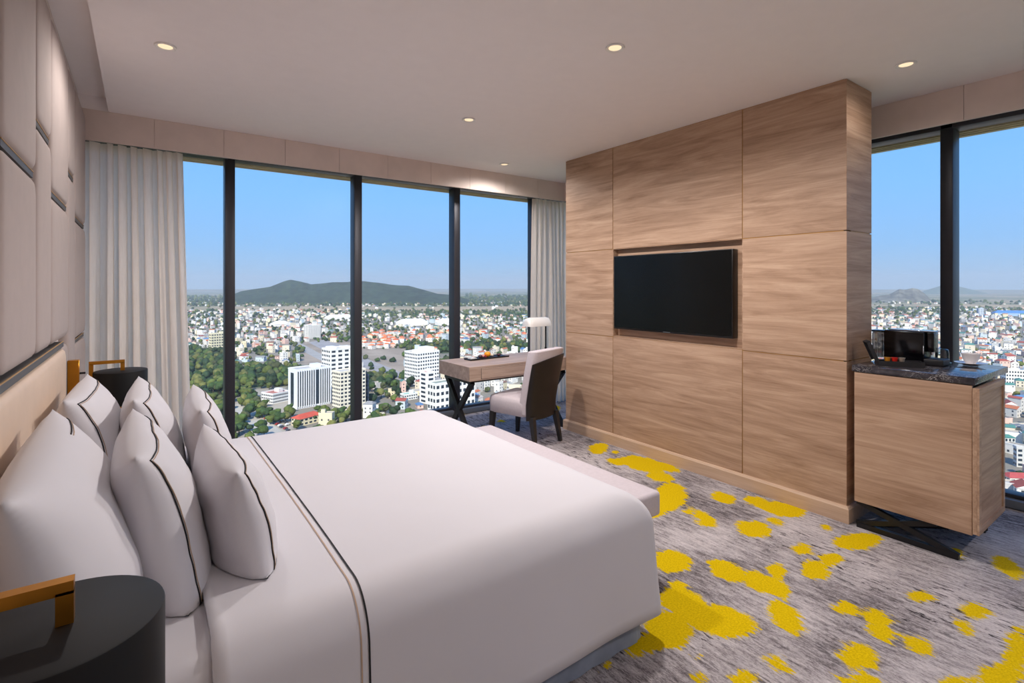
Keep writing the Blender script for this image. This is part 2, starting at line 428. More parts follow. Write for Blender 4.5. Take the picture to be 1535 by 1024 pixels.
# window walls: mullions, head, sill, panes
HEAD = 2.600
w1 = struct(empty('window_1', (0, YG, 0)))
tag(w1, 'floor to ceiling window with dark mullions behind the desk')
mxs = [.635 + 1.148*k for k in range(-1, 4)]
for x in mxs:
    rbox('mullion', 'frame_dark', x-.04, x+.04, 0, .13, .03, HEAD+.05, .006, 2, w1)
rbox('window_head', 'frame_dark', XW, XG+.1, .0, .13, HEAD, HEAD+.12, .006, 2, w1)
rbox('window_sill', 'sill_grey', XW, XG+.1, .002, .14, .006, .062, .005, 2, w1)
rbox('sill_rail', 'frame_dark', XW, XG+.1, .05, .13, .058, .088, .004, 2, w1)
edges = [XW] + mxs + [XG+.05]
for a, c in zip(edges[:-1], edges[1:]):
    if c - a > .1: link('pane', MB().box(a+.03, c-.03, .075, .085, .08, HEAD+.01).mesh('pane', False), 'pane_glass', w1)
w2 = struct(empty('window_2', (XG, 0, 0)))
tag(w2, 'floor to ceiling window with dark mullions behind the drinks cabinet')
mys = [1.18 + 1.148*k for k in range(-2, 4)]
for y in mys:
    rbox('mullion', 'frame_dark', 0, .15, y-.037, y+.037, .03, HEAD+.05, .006, 2, w2)
rbox('window_head', 'frame_dark', .0, .15, YB, YG, HEAD, HEAD+.12, .006, 2, w2)
rbox('window_sill', 'sill_grey', .002, .16, YB, YG, .006, .062, .005, 2, w2)
rbox('sill_rail', 'frame_dark', .05, .15, YB, YG, .058, .088, .004, 2, w2)
edges = [YB] + mys + [YG+.05]
for a, c in zip(edges[:-1], edges[1:]):
    if c - a > .1: link('pane', MB().box(.085, .095, a+.03, c-.03, .08, HEAD+.01).mesh('pane', False), 'pane_glass', w2)
sf = MB().box(XW, XG+.5, YG+.135, YG+.36, HEAD+.006, HEAD+.2).box(XG+.155, XG+.40, YB, YG+.36, HEAD+.006, HEAD+.2)
for k in range(3):
    sf.box(XW, XG+.4, YG+.16+.06*k, YG+.175+.06*k, HEAD-.006, HEAD+.02)
    sf.box(XG+.18+.06*k, XG+.195+.06*k, YB, YG+.3, HEAD-.006, HEAD+.02)
struct(sf.build('trim_3', 'soffit', sm=False))

# ------------------------------------------------------------------ oak clad television partition
XT, TY0, TY1, TXB = 3.575, 1.395, 4.02, 3.96
wt = struct(MB().box(XT+.02, TXB-.02, TY0+.02, TY1-.02, .1, H).box(XT+.065, XT+.08, 2.0, 3.4, .9, 1.9).build('wall_partition', 'groove_gold', sm=False))
wt['label'] = 'oak clad partition wall holding the television'
# the core has a niche: rebuild as boxes around it
wt.data.clear_geometry()
core = MB()
core.box(XT+.072, TXB-.018, TY0+.0035, TY1-.018, .1, H)
core.box(XT+.0035, XT+.072, TY0+.018, 2.084, .1, H).box(XT+.0035, XT+.072, 3.358, TY1-.018, .1, H)
core.box(XT+.0035, XT+.072, 2.084, 3.358, 1.826, H).box(XT+.0035, XT+.072, 2.084, 3.358, .1, 1.012)
wt.data.from_pydata(core.v, [], core.f); wt.data.update()
g = .003
def clad(y0, y1, z0, z1): 
    return rbox('oak_panel', 'oak', XT, XT+.0034, y0+g, y1-g, z0+g, z1-g, .001, 1, wt)
zc = [.1, 1.006, 1.825, H]
for y0, y1 in ((TY0-.0035, 2.082), (3.36, TY1)):
    for a, c in zip(zc[:-1], zc[1:]): clad(y0, y1, a, c)
clad(2.082, 3.36, 1.825, H); clad(2.082, 3.36, .1, 1.013)
rbox('niche_panel', 'oak', XT+.066, XT+.074, 2.083, 3.359, 1.013, 1.825, .001, 1, wt)
nb = MB().box(XT+.002, XT+.07, 2.079, 2.085, 1.0165, 1.8215).box(XT+.002, XT+.07, 3.357, 3.363, 1.0165, 1.8215)
nb.box(XT+.002, XT+.07, 2.085, 3.357, 1.013, 1.0165).box(XT+.002, XT+.07, 2.085, 3.357, 1.8215, 1.826)
nb.build('niche_lining', 'oak', wt, sm=False)
for a, c in zip(zc[:-1], zc[1:]):
    rbox('oak_panel', 'oak_side', XT+.0025, TXB, TY0, TY0+.0034, a+g, c-g, .001, 1, wt)
    rbox('oak_panel', 'oak_side', XT+.0025, TXB, TY1-.02, TY1, a+g, c-g, .0015, 1, wt)
    rbox('oak_panel', 'oak', TXB-.02, TXB, TY0+.021, TY1-.021, a+g, c-g, .0015, 1, wt)
pb = MB(); rings = []
for z, o_ in ((0, .02), (.088, .02), (.1, .012), (.104, 0)):
    rings.append([(XT-o_, TY0-o_, z), (TXB+o_, TY0-o_, z), (TXB+o_, TY1+o_, z), (XT-o_, TY1+o_, z)])
pb.loft(rings).build('plinth', 'oak_trim', wt, sm=False)

# ------------------------------------------------------------------ ceiling downlights
ring = MB(); n = 40
ring.loft([[(r*math.cos(2*math.pi*k/n), r*math.sin(2*math.pi*k/n), z) for k in range(n)] for r, z in
           ((.052, 0), (.0525, -.005), (.050, -.008), (.043, -.007), (.037, -.003), (.033, .001))], False, False)
ring_me = ring.mesh('trim_ring'); ring_me.materials.append(MATS['shade_white'])
disc_me = MB().lathe([(.0335, 0), (.0335, .002)], 40).mesh('lens', False); disc_me.materials.append(MATS['lens'])
bulbs = {}
for k in (1.0, .3, .28, .05):                        # full, and dimmed ones close to the walls and in the added rear lamps
    spot = bpy.data.lights.new('downlight_bulb', 'SPOT'); spot.energy = DOWN_W*k; spot.color = DOWN_C
    spot.spot_size = R(168); spot.spot_blend = .6; spot.shadow_soft_size = .06; bulbs[k] = spot
spots = [((.105, 3.36), 'round downlight in the ceiling, nearest to the padded wall'),
         ((2.092, 1.951), 'round downlight in the ceiling above the foot of the bed, largest in the middle'),
         ((3.63, 1.104), 'round downlight in the ceiling above the drinks cabinet'),
         ((2.068, 3.452), 'small round downlight in mid ceiling, between bed and desk'),
         ((3.124, 4.486), 'small round downlight in the ceiling directly above the desk'),
         ((.9, -.9), 'added unseen downlight in the rear of the room behind the camera, on the padded wall side'),  # last three are out of view, added to lift ceiling and bedside light
         ((2.2, -.9), 'added unseen downlight in the rear of the room behind the camera, in the middle'),
         ((3.5, -.9), 'added unseen downlight in the rear of the room behind the camera, on the window side')]
for (x, y), lab in spots:
    d = tag(empty('downlight', (x, y, H-.001)), lab, 'downlight', 'recessed ceiling downlights')
    link('trim_ring', ring_me, None, d); link('lens', disc_me, None, d).location = (0, 0, -.0035)
    lo = bpy.data.objects.new('bulb', bulbs[.28 if x < .5 or y < 0 else (.05 if x > 3.55 else (.3 if y > 4.2 else 1.0))]); COL.objects.link(lo); lo.parent = d; lo.location = (0, 0, -.03)

# ------------------------------------------------------------------ curtains
def curtain(name, xa, xb, ya, amp, seed, label, z0=.012, z1=2.56, flare=0, nf=9):
    r = random.Random(seed); N, K = 260, 22
    ph = []; a = 0
    wob = [r.uniform(.35, 1.9) for _ in range(40)]
    for i in range(N):
        a += 2*math.pi*nf/N * wob[int(i/N*39)]; ph.append(a)
    am = [r.uniform(.25, 1.15) for _ in range(40)]
    b = MB(); vs = []
    for k in range(K):
        tz = k/(K-1); z = z0 + (z1-z0)*tz
        for i in range(N):
            s = i/(N-1); q = s*38; A = amp*(am[int(q)]*(1-q % 1) + am[int(q)+1]*(q % 1))
            A *= .55 + .45*(1-tz)**.5
            x = xa + (xb-xa)*s + flare*s*(1-tz) + .012*math.sin(ph[i]*2+1.3+1.2*(1-tz))
            y = ya + A*math.sin(ph[i] + .5*math.sin(3*tz+i*.02)) + .01*math.sin(7*s+4*tz)
            vs.append((x, y, z))
    fs = [(k*N+i, k*N+i+1, (k+1)*N+i+1, (k+1)*N+i) for k in range(K-1) for i in range(N-1)]
    b.add(vs, fs); me = b.mesh(name, True, 180, False)
    return me
cu = tag(empty('curtain', (0, 0, 0)), 'pale sheer curtain gathered beside the padded wall', 'curtain', 'sheer curtains')
link('sheer_fabric', curtain('sheer_fabric', XW+.004, .285, 4.985, .055, 3, '', flare=.07, nf=7), 'sheer', cu)
link('curtain_track', MB().box(XW+.02, .6, 4.97, 5.0, 2.565, 2.59).mesh('curtain_track', False), 'frame_dark', cu)
cu = tag(empty('curtain', (0, 0, 0)), 'pale sheer curtain gathered in the corner behind the desk lamp', 'curtain', 'sheer curtains')
link('sheer_fabric', curtain('sheer_fabric', 3.90, 4.50, 5.0, .045, 8, '', flare=0, nf=8), 'sheer', cu)
link('curtain_track', MB().box(3.7, 4.52, 4.985, 5.015, 2.565, 2.59).mesh('curtain_track', False), 'frame_dark', cu)

# ------------------------------------------------------------------ headboard and bed
hb = tag(empty('headboard', (XW+.001, 2.39, 0)), 'beige leather headboard with a slim dark top rail on the padded wall', 'headboard')
p_ = pad(1.22-2.39, 3.56-2.39, .25, 1.155, .05, 0, .055, 'headboard_pad', 'headboard_leather', hb, .022)
rbox('top_rail', 'strip_dark', 0, .046, 1.22-2.39, 3.53-2.39, 1.160, 1.188, .003, 1, hb)
link('rail_edge', MB().box(.043, .047, 1.22-2.39, 3.53-2.39, 1.1885, 1.1915).mesh('rail_edge', False), 'gold_line', hb)

BX0, BX1, BY0, BY1, BZ = -.26, 1.75, 1.39, 3.39, .618
bed = tag(empty('bed', ((BX0+BX1)/2, 2.39, 0)), 'large bed with smooth white duvet edged by a thin dark line', 'bed')
def bedpart(o): o.parent = bed; o.matrix_parent_inverse = Matrix.Translation(-bed.location); return o
# velvet base with soft drape ripples
b = MB(); rings = []
per = rrect(BX0+.02, BX1-.05, BY0+.05, BY1-.05, .05, 6)
for z, o_ in ((.004, .012), (.10, .006), (.30, 0)):
    ring_ = []
    M_ = 30
    dense = []
    for i in range(len(per)):
        (x0, y0), (x1, y1) = per[i], per[(i+1) % len(per)]
        L = math.hypot(x1-x0, y1-y0); m = max(1, int(L/.04))
        for k in range(m): dense.append((x0+(x1-x0)*k/m, y0+(y1-y0)*k/m))
    cx, cyb = (BX0+BX1)/2, 2.39
    for i, (x, y) in enumerate(dense):
        w_ = 1 + (o_ + .004*math.sin(i*1.7)*(1-z/.3))/1.0
        ring_.append((cx+(x-cx)*w_, cyb+(y-cyb)*w_, z))
    rings.append(ring_)
bedpart(b.loft(rings).build('velvet_base', 'velvet_grey'))
# mattress in fitted sheet
b = MB(); rings = []
for z, ins in ((.285, .03), (.30, .008), (.33, 0), (.50, 0), (.545, .012), (.572, .04), (.583, .09), (.588, .2)):
    rings.append([(x, y, z) for x, y in rrect(BX0+ins, BX1-.04-ins, BY0+.035+ins, BY1-.035-ins, max(.08-ins*.3, .03), 6)])
bedpart(b.loft(rings).build('mattress', 'sheet_linen', ang=80))
# duvet: profile offset (outwards +) against height; drawn down the two long sides and the foot
PR = []
for k in range(9): PR.append((.022 - .022*k/8, .125 + (.47-.125)*k/8))
for k in range(1, 13):
    a = R(90*k/12); PR.append((-.135*(1-math.cos(a)), .47 + .145*math.sin(a)))
PR += [(-.22, .617), (-.36, .619), (-.6, .621), (-.85, .622), (-.97, .6225)]
DX0 = .14
def duvet_pt(s, X):          # s: index across near->far (0..2P-1), X along the bed
    pass
P_ = len(PR); NXD = 64
def wrinkle(x, y, z): return .0035*noise.noise(Vector((x*2.2, y*2.2, z*3))) + .0015*noise.noise(Vector((x*6, y*6, z*5)))
b = MB(); rows = []
# rings from hem to centre, U-shaped: near side -> foot -> far side
def ushape(off, z):
    r = max(.045 + max(off, -.1)*.4 - min(0, off+.0)*.55, .03)
    x1, y0, y1 = BX1 + off, BY0 - off, BY1 + off
    r = min(r, (y1-y0)/2 - .004)
    pts = []
    nl = 40
    for k in range(nl): pts.append((DX0 + (x1-r-DX0)*k/nl, y0))
    for k in range(9): a = R(-90 + 90*k/8); pts.append((x1-r+r*math.cos(a), y0+r+r*math.sin(a)))
    for k in range(1, 40): pts.append((x1, y0+r+(y1-y0-2*r)*k/40))
    for k in range(9): a = R(90*k/8); pts.append((x1-r+r*math.cos(a), y1-r+r*math.sin(a)))
    for k in range(1, nl+1): pts.append((x1-r-(x1-r-DX0)*k/nl, y1))
    return [(x, y, z) for x, y in pts]
grid = []
for off, z in PR:
    rr = []
    for (x, y, zz) in ushape(off, z):
        w_ = wrinkle(x, y, zz); hem = max(0, (.35-zz))/.25
        yy = y + (w_*1.4 + .006*hem*math.sin(x*9+1)*(1 if y < 2.39 else -1)) * (1 if z < .6 else 0)
        rr.append((x + (w_ if z < .6 else 0), yy, zz + (w_ if z > .55 else .0) ))
    grid.append(rr)
nU = len(grid[0]); vs = [p for r in grid for p in r]; fs = []
for i in range(len(grid)-1):
    for k in range(nU-1): fs.append((i*nU+k, i*nU+k+1, (i+1)*nU+k+1, (i+1)*nU+k))
fs.append(tuple((len(grid)-1)*nU+k for k in range(nU)))
b.add(vs, fs)
dv = bedpart(b.build('duvet', 'linen', ang=180))
md = dv.modifiers.new('thickness', 'SOLIDIFY'); md.thickness = .022; md.offset = -1
# stitched lines across the duvet
def line_on_duvet(x, w, mat, nm, lift=.0016):
    pts = []
    for off, z in PR: pts.append((BY0-off, z))
    far = [(2*2.39-y, z) for y, z in pts][::-1]
    allp = pts + far; bb = MB(); vs = []; fs = []
    for i, (y, z) in enumerate(allp):
        a = allp[max(i-1, 0)]; c = allp[min(i+1, len(allp)-1)]
        ty, tz = c[0]-a[0], c[1]-a[1]; L = math.hypot(ty, tz) or 1
        ny, nz = -tz/L, ty/L
        hem = max(0, (.35-z))/.25
        for dx in (-w/2, w/2):
            X = x + dx; w_ = wrinkle(X, y, z)
            yy = y + ((w_*1.4 + .006*hem*math.sin(X*9+1)*(1 if y < 2.39 else -1)) if z < .6 else 0)
            zz = z + (w_ if z > .55 else 0)
            vs.append((X, yy + ny*lift, zz + nz*lift))
    for i in range(len(allp)-1): fs.append((2*i, 2*i+1, 2*i+3, 2*i+2))
    bb.add(vs, fs); o = bb.build(nm, mat, None); o.parent = dv; return o
line_on_duvet(.512, .0055, 'thread_black', 'stitched_line', .0025)
line_on_duvet(.490, .004, 'thread_tan', 'stitched_line', .0025)

# ------------------------------------------------------------------ pillows
def pillow(y0, y1, hgt, thick, xb, xt, zb, label, seed, twist=0, mat='linen', part_line=False):
    """stands on its lower edge; top edge leans to xt, bottom at xb"""
    r = random.Random(seed); W = y1 - y0
    cen = Vector((xb, (y0+y1)/2, zb)); lean = math.atan2(xb-xt, hgt)
    root = tag(empty('pillow', cen), label, 'pillow', 'white bed pillows')
    M = Matrix.Rotation(twist, 4, 'Z') @ Matrix.Rotation(-lean, 4, 'Y')
    N = 30; b = MB(); vs = []
    Hh = hgt/math.cos(lean) + .045
    nz = r.uniform(0, 50)
    def surf(u, v, side):
        edge = (max(0, 1-abs(u)**2.6))**.55 * (max(0, 1-abs(v)**2.6))**.55
        pin = 1 - .055*(1-v*v)*abs(u)**3; pin2 = 1 - .05*(1-u*u)*abs(v)**3
        yy = u*W/2*pin; zz = Hh/2 + v*Hh/2*pin2
        sag = 1 + .18*(-v)*(1-u*u)
        xx = side*thick/2*edge*sag
        w_ = .008*noise.noise(Vector((u*1.8+nz, v*1.8, side*3))) + .003*noise.noise(Vector((u*5+nz, v*5, side*9)))
        xx += w_*min(1, edge*2)
        p = M @ Vector((xx, yy, zz - .045))
        if p.z < .06: p.x += (side*.5*(1-abs(u)**4))*max(0, .06-p.z)*.55; 
        if p.z < 0: p.z = .012*(1-math.exp(p.z*40))*0 + .0005
        return p
    for side in (1, -1):
        for i in range(N+1):
            for j in range(N+1):
                u = -math.cos(math.pi*i/N); v = -math.cos(math.pi*j/N)
                u = .35*u + .65*(2*i/N-1); v = .35*v + .65*(2*j/N-1)
                vs.append(surf(u, v, side))
    K = (N+1)**2
    fs = []
    for i in range(N):
        for j in range(N):
            a = i*(N+1)+j; q = (a, a+N+1, a+N+2, a+1); fs.append(q); fs.append(tuple(K+x for x in q[::-1]))
    b.add(vs, fs)
    me = b.mesh('pillowcase', True, 180, False)
    bm = bmesh.new(); bm.from_mesh(me); bmesh.ops.remove_doubles(bm, verts=bm.verts, dist=.0005); bmesh.ops.recalc_face_normals(bm, faces=bm.faces); bm.to_mesh(me); bm.free(); smooth(me, 180)
    link('pillowcase', me, mat, root)
    for ins, w_, m in ((.885, .0022, 'thread_black'), (.865, .0014, 'thread_tan')):
        pts = []; n = 26
        L = [(-ins + 2*ins*k/n, -ins) for k in range(n)] + [(ins, -ins + 2*ins*k/n) for k in range(n)] + [(ins - 2*ins*k/n, ins) for k in range(n)] + [(-ins, ins - 2*ins*k/n) for k in range(n)]
        if part_line: L = [(.35 + (ins-.35)*k/14, ins) for k in range(15)]
        for u, v in L: pts.append(surf(u, v, 1) + M.to_3x3() @ Vector((.0012, 0, 0)))
        link('stitched_line', MB().tube(pts, w_, 5, not part_line).mesh('stitched_line'), m, root)
    return root
ZP = .592
pillow(1.33, 2.27, .475, .28, -.115, -.225, ZP, 'large white pillow against the headboard, nearest to the near wall lamp', 1, .03, part_line=True)
pillow(2.52, 3.24, .455, .24, -.115, -.225, ZP, 'white pillow against the headboard in front of the far wall lamp', 2, -.03)
pillow(1.62, 2.29, .445, .22, .085, -.02, ZP, 'tall white pillow in the middle row, nearer the near wall lamp', 3, .02)
pillow(2.53, 3.21, .43, .21, .085, -.02, ZP, 'tall white pillow in the middle row on the window side', 4, -.02)
pillow(1.63, 2.30, .325, .19, .275, .205, .622, 'small white pillow in the front row, nearest to the camera', 5, .04)
pillow(2.50, 3.20, .335, .18, .285, .21, .622, 'small white pillow in the front row on the window side', 6, -.03)

# ------------------------------------------------------------------ wall lamps
def wall_lamp(y, label):
    L = tag(empty('wall_lamp', (XW+.048, y, .995)), label, 'wall lamp', 'pair of black drum wall lamps')
    x0 = XW + .048; ox = lambda x: x - x0
    rbox('wall_plate', 'gold', .0, .05, -.025, .025, -.16, .075, .002, 1, L)
    w = .02; fr_ = MB(); xa, xb_ = ox(-.228), ox(-.088); zt, zb_ = .046, -.208
    fr_.box(xa-w/2, xa+w/2, -w/2, w/2, zb_, zt)
    fr_.box(xa-w/2, xb_+w/2, -w/2, w/2, zt-.004, zt+.014)
    fr_.box(xb_-w/2, xb_+w/2, -w/2, w/2, .0, zt)
    fr_.box(.04, xa+w/2, -w/2, w/2, -.092, -.072)
    fr_.box(xa-w/2, xb_+w/2+.03, -w/2, w/2, zb_-.008, zb_+.010)
    fr_.box(xb_-w/2+.03, xb_+w/2+.03, -w/2, w/2, zb_, zb_+.02)
    fr_.build('bracket', 'gold', L, sm=False)
    r = .126; cx = ox(-.096)
    MB().lathe([(r, -.186), (r, -.004), (r-.001, -.001), (r-.004, 0), (.0, 0)], 64, (cx, 0, 0), False).lathe([(r-.003, -.186), (r-.003, -.01)], 64, (cx, 0, 0), False).build('shade', 'black_shade', L, ang=50)
    MB().lathe([(r-.006, -.180), (r-.006, -.176)], 48, (cx, 0, 0)).build('diffuser', 'lamp_glow', L, sm=False)
    MB().tube([(.05, 0, .0), (.075, 0, .0)], .006, 10).build('switch_knob', 'black_metal', L)
    return L
wall_lamp(3.70, 'black drum wall lamp on a gold bracket beside the sheer curtain')
wall_lamp(.965, 'black drum wall lamp on a gold bracket, close up at the near bedside')

# ------------------------------------------------------------------ bench at the foot of the bed
bn = tag(empty('bench', (1.97, 2.42, 0)), 'low grey upholstered bench at the foot of the bed', 'bench')
rbox('seat_cushion', 'bench_fabric', -.165, .13, -.77, .77, .335, .455, .018, 3, bn)
rbox('seat_frame', 'black_metal', -.14, .105, -.72, .72, .318, .336, .003, 1, bn)
for s in (-1, 1):
    for k in (-1, 1):
        MB().bar((-.14*k, s*.66, .01), (.105*k, s*.66, .32), .03, .022, (0, 1, 0)).build('leg', 'black_metal', bn, sm=False)
    MB().bar((-.14, s*.672, .016), (.11, s*.672, .016), .02, .02).build('foot_rail', 'black_metal', bn, sm=False)

# ------------------------------------------------------------------ desk
DZ, DXa, DXb, DYa, DYb = .738, 2.425, 3.66, 4.035, 4.63
dk_ = tag(empty('desk', ((DXa+DXb)/2, (DYa+DYb)/2, 0)), 'oak writing desk on crossed black legs in front of the window', 'desk')
hx, hy = (DXb-DXa)/2, (DYb-DYa)/2
rbox('desk_body', 'oak_desk', -hx, hx, -hy+.004, hy, DZ-.132, DZ, .002, 1, dk_)
dr = rbox('drawer', 'oak_desk', -hx+.13, hx-.13, -hy-.001, -hy+.02, DZ-.118, DZ-.022, .0015, 1, dk_)
gm = MB()
for a in ((-hx+.1275, -hx+.13, DZ-.12, DZ-.02), (hx-.13, hx-.1275, DZ-.12, DZ-.02), (-hx+.1275, hx-.1275, DZ-.0225, DZ-.02), (-hx+.1275, hx-.1275, DZ-.12, DZ-.1175)):
    gm.box(a[0], a[1], -hy+.002, -hy+.0045, a[2], a[3])
gm.build('drawer_gap', 'black_wood', dk_, sm=False)
for s in (-1, 1):
    x = s*(hx-.06)
    MB().bar((x, hy-.06, .59), (x, -hy+.05, .0), .05, .034, (1, 0, 0)).build('leg', 'black_metal', dk_, sm=False)
    MB().bar((x+.0005, -hy+.05, .59), (x+.0005, hy-.06, .0), .049, .033, (1, 0, 0)).build('leg', 'black_metal', dk_, sm=False)
    MB().box(x-.025, x+.025, -hy+.05, hy-.05, .572, .606).build('leg_rail', 'black_metal', dk_, sm=False)
MB().box(-hx+.06, hx-.06, -hy+.03, -hy+.055, .588, .606).box(-hx+.06, hx-.06, hy-.08, hy-.05, .588, .606).build('apron_rail', 'black_metal', dk_, sm=False)

# desk lamp
dl = tag(empty('desk_lamp', (3.545, 4.31, DZ)), 'small desk lamp with white half-round shade on a black stem', 'lamp')
MB().lathe([(.0, .0), (.055, .0), (.055, .008), (.05, .011), (.008, .012), (.008, .014)], 32, cap=False).build('base', 'black_metal', dl)
MB().tube([(0, 0, .01), (0, 0, .345)], .0075, 12).build('stem', 'black_metal', dl)
MB().lathe([(.012, .0), (.012, .012), (.008, .014)], 16, (0, 0, .072)).build('collar', 'black_metal', dl)
b = MB(); rr_ = []; n = 22
for x, k in ((-.275, .55), (-.268, .80), (-.25, .94), (-.22, 1), (0.0, 1), (.01, .97), (.016, .9)):
    q = []
    for i in range(n+1):
        a = math.pi*i/n; q.append((x, -.085*k*math.cos(a), .318 + .092*k*math.sin(a)))
    rr_.append(q)
vs = [p for r in rr_ for p in r]; m = n+1
fs = [(i*m+k, i*m+k+1, (i+1)*m+k+1, (i+1)*m+k) for i in range(len(rr_)-1) for k in range(n)] + [tuple(range(m)), tuple(range((len(rr_)-1)*m, len(rr_)*m))]
b.add(vs, fs); sh = b.build('lamp_shade', 'shade_white', dl, ang=60)
# tray with bites
tr_c = Vector((2.885, 4.455, DZ))
ta = math.atan2(.03, .46)
ty_ = tag(empty('serving_tray', tr_c, ta), 'long dark slate serving tray on the desk', 'tray')
rbox('slate', 'matt_black', -.245, .245, -.06, .06, .0, .012, .003, 2, ty_)
MB().box(-.245, .245, -.062, -.056, .010, .017).box(-.245, .245, .056, .062, .010, .017).build('rim', 'matt_black', ty_, sm=False)
def blob(name, mat, p, sx, sy, sz, label, cat, group=None, seed=0, stem=False):
    root = tag(empty(name, tr_c + Matrix.Rotation(ta, 3, 'Z') @ Vector(p)), label, cat, group)
    bm = bmesh.new(); bmesh.ops.create_icosphere(bm, subdivisions=3, radius=1)
    for v in bm.verts:
        k = 1 + .06*noise.noise(v.co*2 + Vector((seed, 0, 0)))
        if v.co.z > .8: k -= (v.co.z-.8)*.35
        v.co = Vector((v.co.x*sx*k, v.co.y*sy*k, (v.co.z*k+1)*sz))
    me = bpy.data.meshes.new('flesh'); bm.to_mesh(me); bm.free(); smooth(me, 180); link('flesh', me, mat, root)
    if stem: MB().tube([(0, 0, sz*1.8), (.003, .001, sz*2.15)], .003, 6).build('stalk', 'black_wood', root)
    return root
blob('orange', 'orange_peel', (.005, .0, .012), .035, .035, .030, 'bright orange fruit in the middle of the slate tray', 'orange', stem=True)
blob('plum', 'plum', (-.10, -.02, .012), .022, .022, .018, 'dark red plum at the left of the slate tray', 'plum', seed=2, stem=True)
blob('fruit_tart', 'berry_pink', (-.055, .0, .012), .026, .024, .017, 'pink fruit tart beside the orange', 'pastry', seed=3)
blob('strawberry', 'berry_red', (-.045, -.034, .012), .014, .014, .014, 'small red berry in front of the pink tart', 'berry', seed=4, stem=True)
blob('sponge_cake', 'cream_bite', (.075, .02, .012), .022, .02, .014, 'small cream cake to the right of the orange', 'pastry', seed=5)
blob('fig', 'plum', (.15, -.005, .012), .026, .022, .015, 'dark fig near the right end of the slate tray', 'fig', seed=6, stem=True)
nk = tag(empty('napkin', tr_c + Matrix.Rotation(ta, 3, 'Z') @ Vector((-.185, -.0, .012)), ta+.2), 'pale folded napkin on the left end of the slate tray', 'napkin')
rbox('fold', 'napkin', -.04, .04, -.028, .028, .0, .006, .002, 2, nk); rbox('fold', 'napkin', -.036, .03, -.026, .026, .0062, .012, .002, 2, nk)

# ------------------------------------------------------------------ chair
ch = tag(empty('desk_chair', (2.985, 3.935, 0), math.atan2(.28, .96)), 'grey upholstered chair with a dark shell back, pulled up to the desk', 'chair')
# local: +Y faces the desk
def csec(y, z, w, d): pass
b = MB(); rings = []
for z, ins in ((.285, .012), (.295, .0), (.40, -.004), (.425, .004), (.438, .022), (.442, .06)):
    rings.append([(x, y, z + (.012*(y+.2)/.5 if z > .4 else 0)) for x, y in rrect(-.228+ins, .228-ins, -.165+ins, .275-ins, max(.05-ins*.3, .02), 5)])
b.loft(rings).build('seat', 'chair_fabric', ch, ang=70)
def backsurf(name, mat, y_in, y_out, ztop, zbot, hw, arc, top_fn, n=18, m=14):
    b = MB(); vs = []; fs = []
    for side in (0, 1):
        for j in range(m+1):
            for i in range(n+1):
                s = -1 + 2*i/n; tz = j/m
                zt = top_fn(s); z = zbot + (zt-zbot)*tz
                w = hw*(.96 + .04*min(1, (z-.28)/.45))
                lean = -.085*max(0, (z-.40))/.5 - .02*(max(0, z-.40)/.5)**2
                y = (y_in if side == 0 else y_out) + lean + arc*s*s
                edge = max(0, abs(s)-.9)/.1
                if side == 1: y += .012*edge*edge
                vs.append((s*w, y, z))
    K = (m+1)*(n+1)
    for j in range(m):
        for i in range(n):
            a = j*(n+1)+i; q = (a, a+1, a+n+2, a+n+1); fs += [q, tuple(K+x for x in q[::-1])]
    bo = [i for i in range(n+1)] + [j*(n+1)+n for j in range(1, m+1)] + [m*(n+1)+i for i in range(n-1, -1, -1)] + [j*(n+1) for j in range(m-1, 0, -1)]
    for a, c in zip(bo, bo[1:]+bo[:1]): fs.append((a, c, K+c, K+a))
    b.add(vs, fs); o = b.build(name, mat, ch, ang=50); return o
bk = backsurf('backrest', 'chair_fabric', -.150, -.238, .90, .30, .235, .055, lambda s: .905 - .012*s*s)
md = bk.modifiers.new('soft', 'BEVEL'); md.width = .012; md.segments = 3; md.limit_method = 'ANGLE'
backsurf('back_shell', 'chair_shell', -.238, -.252, .83, .262, .247, .055, lambda s: .838 - .06*((s-.6)/1.6)**2)
for (x, y, dx, dy) in ((-.2, .235, -.012, .02), (.2, .235, .012, .02), (-.185, -.215, -.02, -.05), (.185, -.215, .02, -.05)):
    lb = MB(); r0, r1 = .024, .015
    lb.loft([[(x+a*r0, y+c*r0, .292) for a, c in ((-1,-1),(1,-1),(1,1),(-1,1))], [(x+dx+a*r1, y+dy+c*r1, 0) for a, c in ((-1,-1),(1,-1),(1,1),(-1,1))]])
    lb.build('leg', 'black_wood', ch, sm=False)

# ------------------------------------------------------------------ television
tv = tag(empty('television', (XT+.045, 2.748, 1.085)), 'flat black television set into the oak partition', 'television')
TW = 1.186/2
rbox('housing', 'tv_black', -.052, .018, -TW, TW, 0, .671, .004, 2, tv)
rbox('screen', 'tv_screen', -.0545, -.050, -TW+.007, TW-.007, .016, .664, .001, 1, tv)
rbox('logo_bar', 'tv_mark', -.0545, -.050, -.035, .035, .004, .010, .0008, 1, tv)

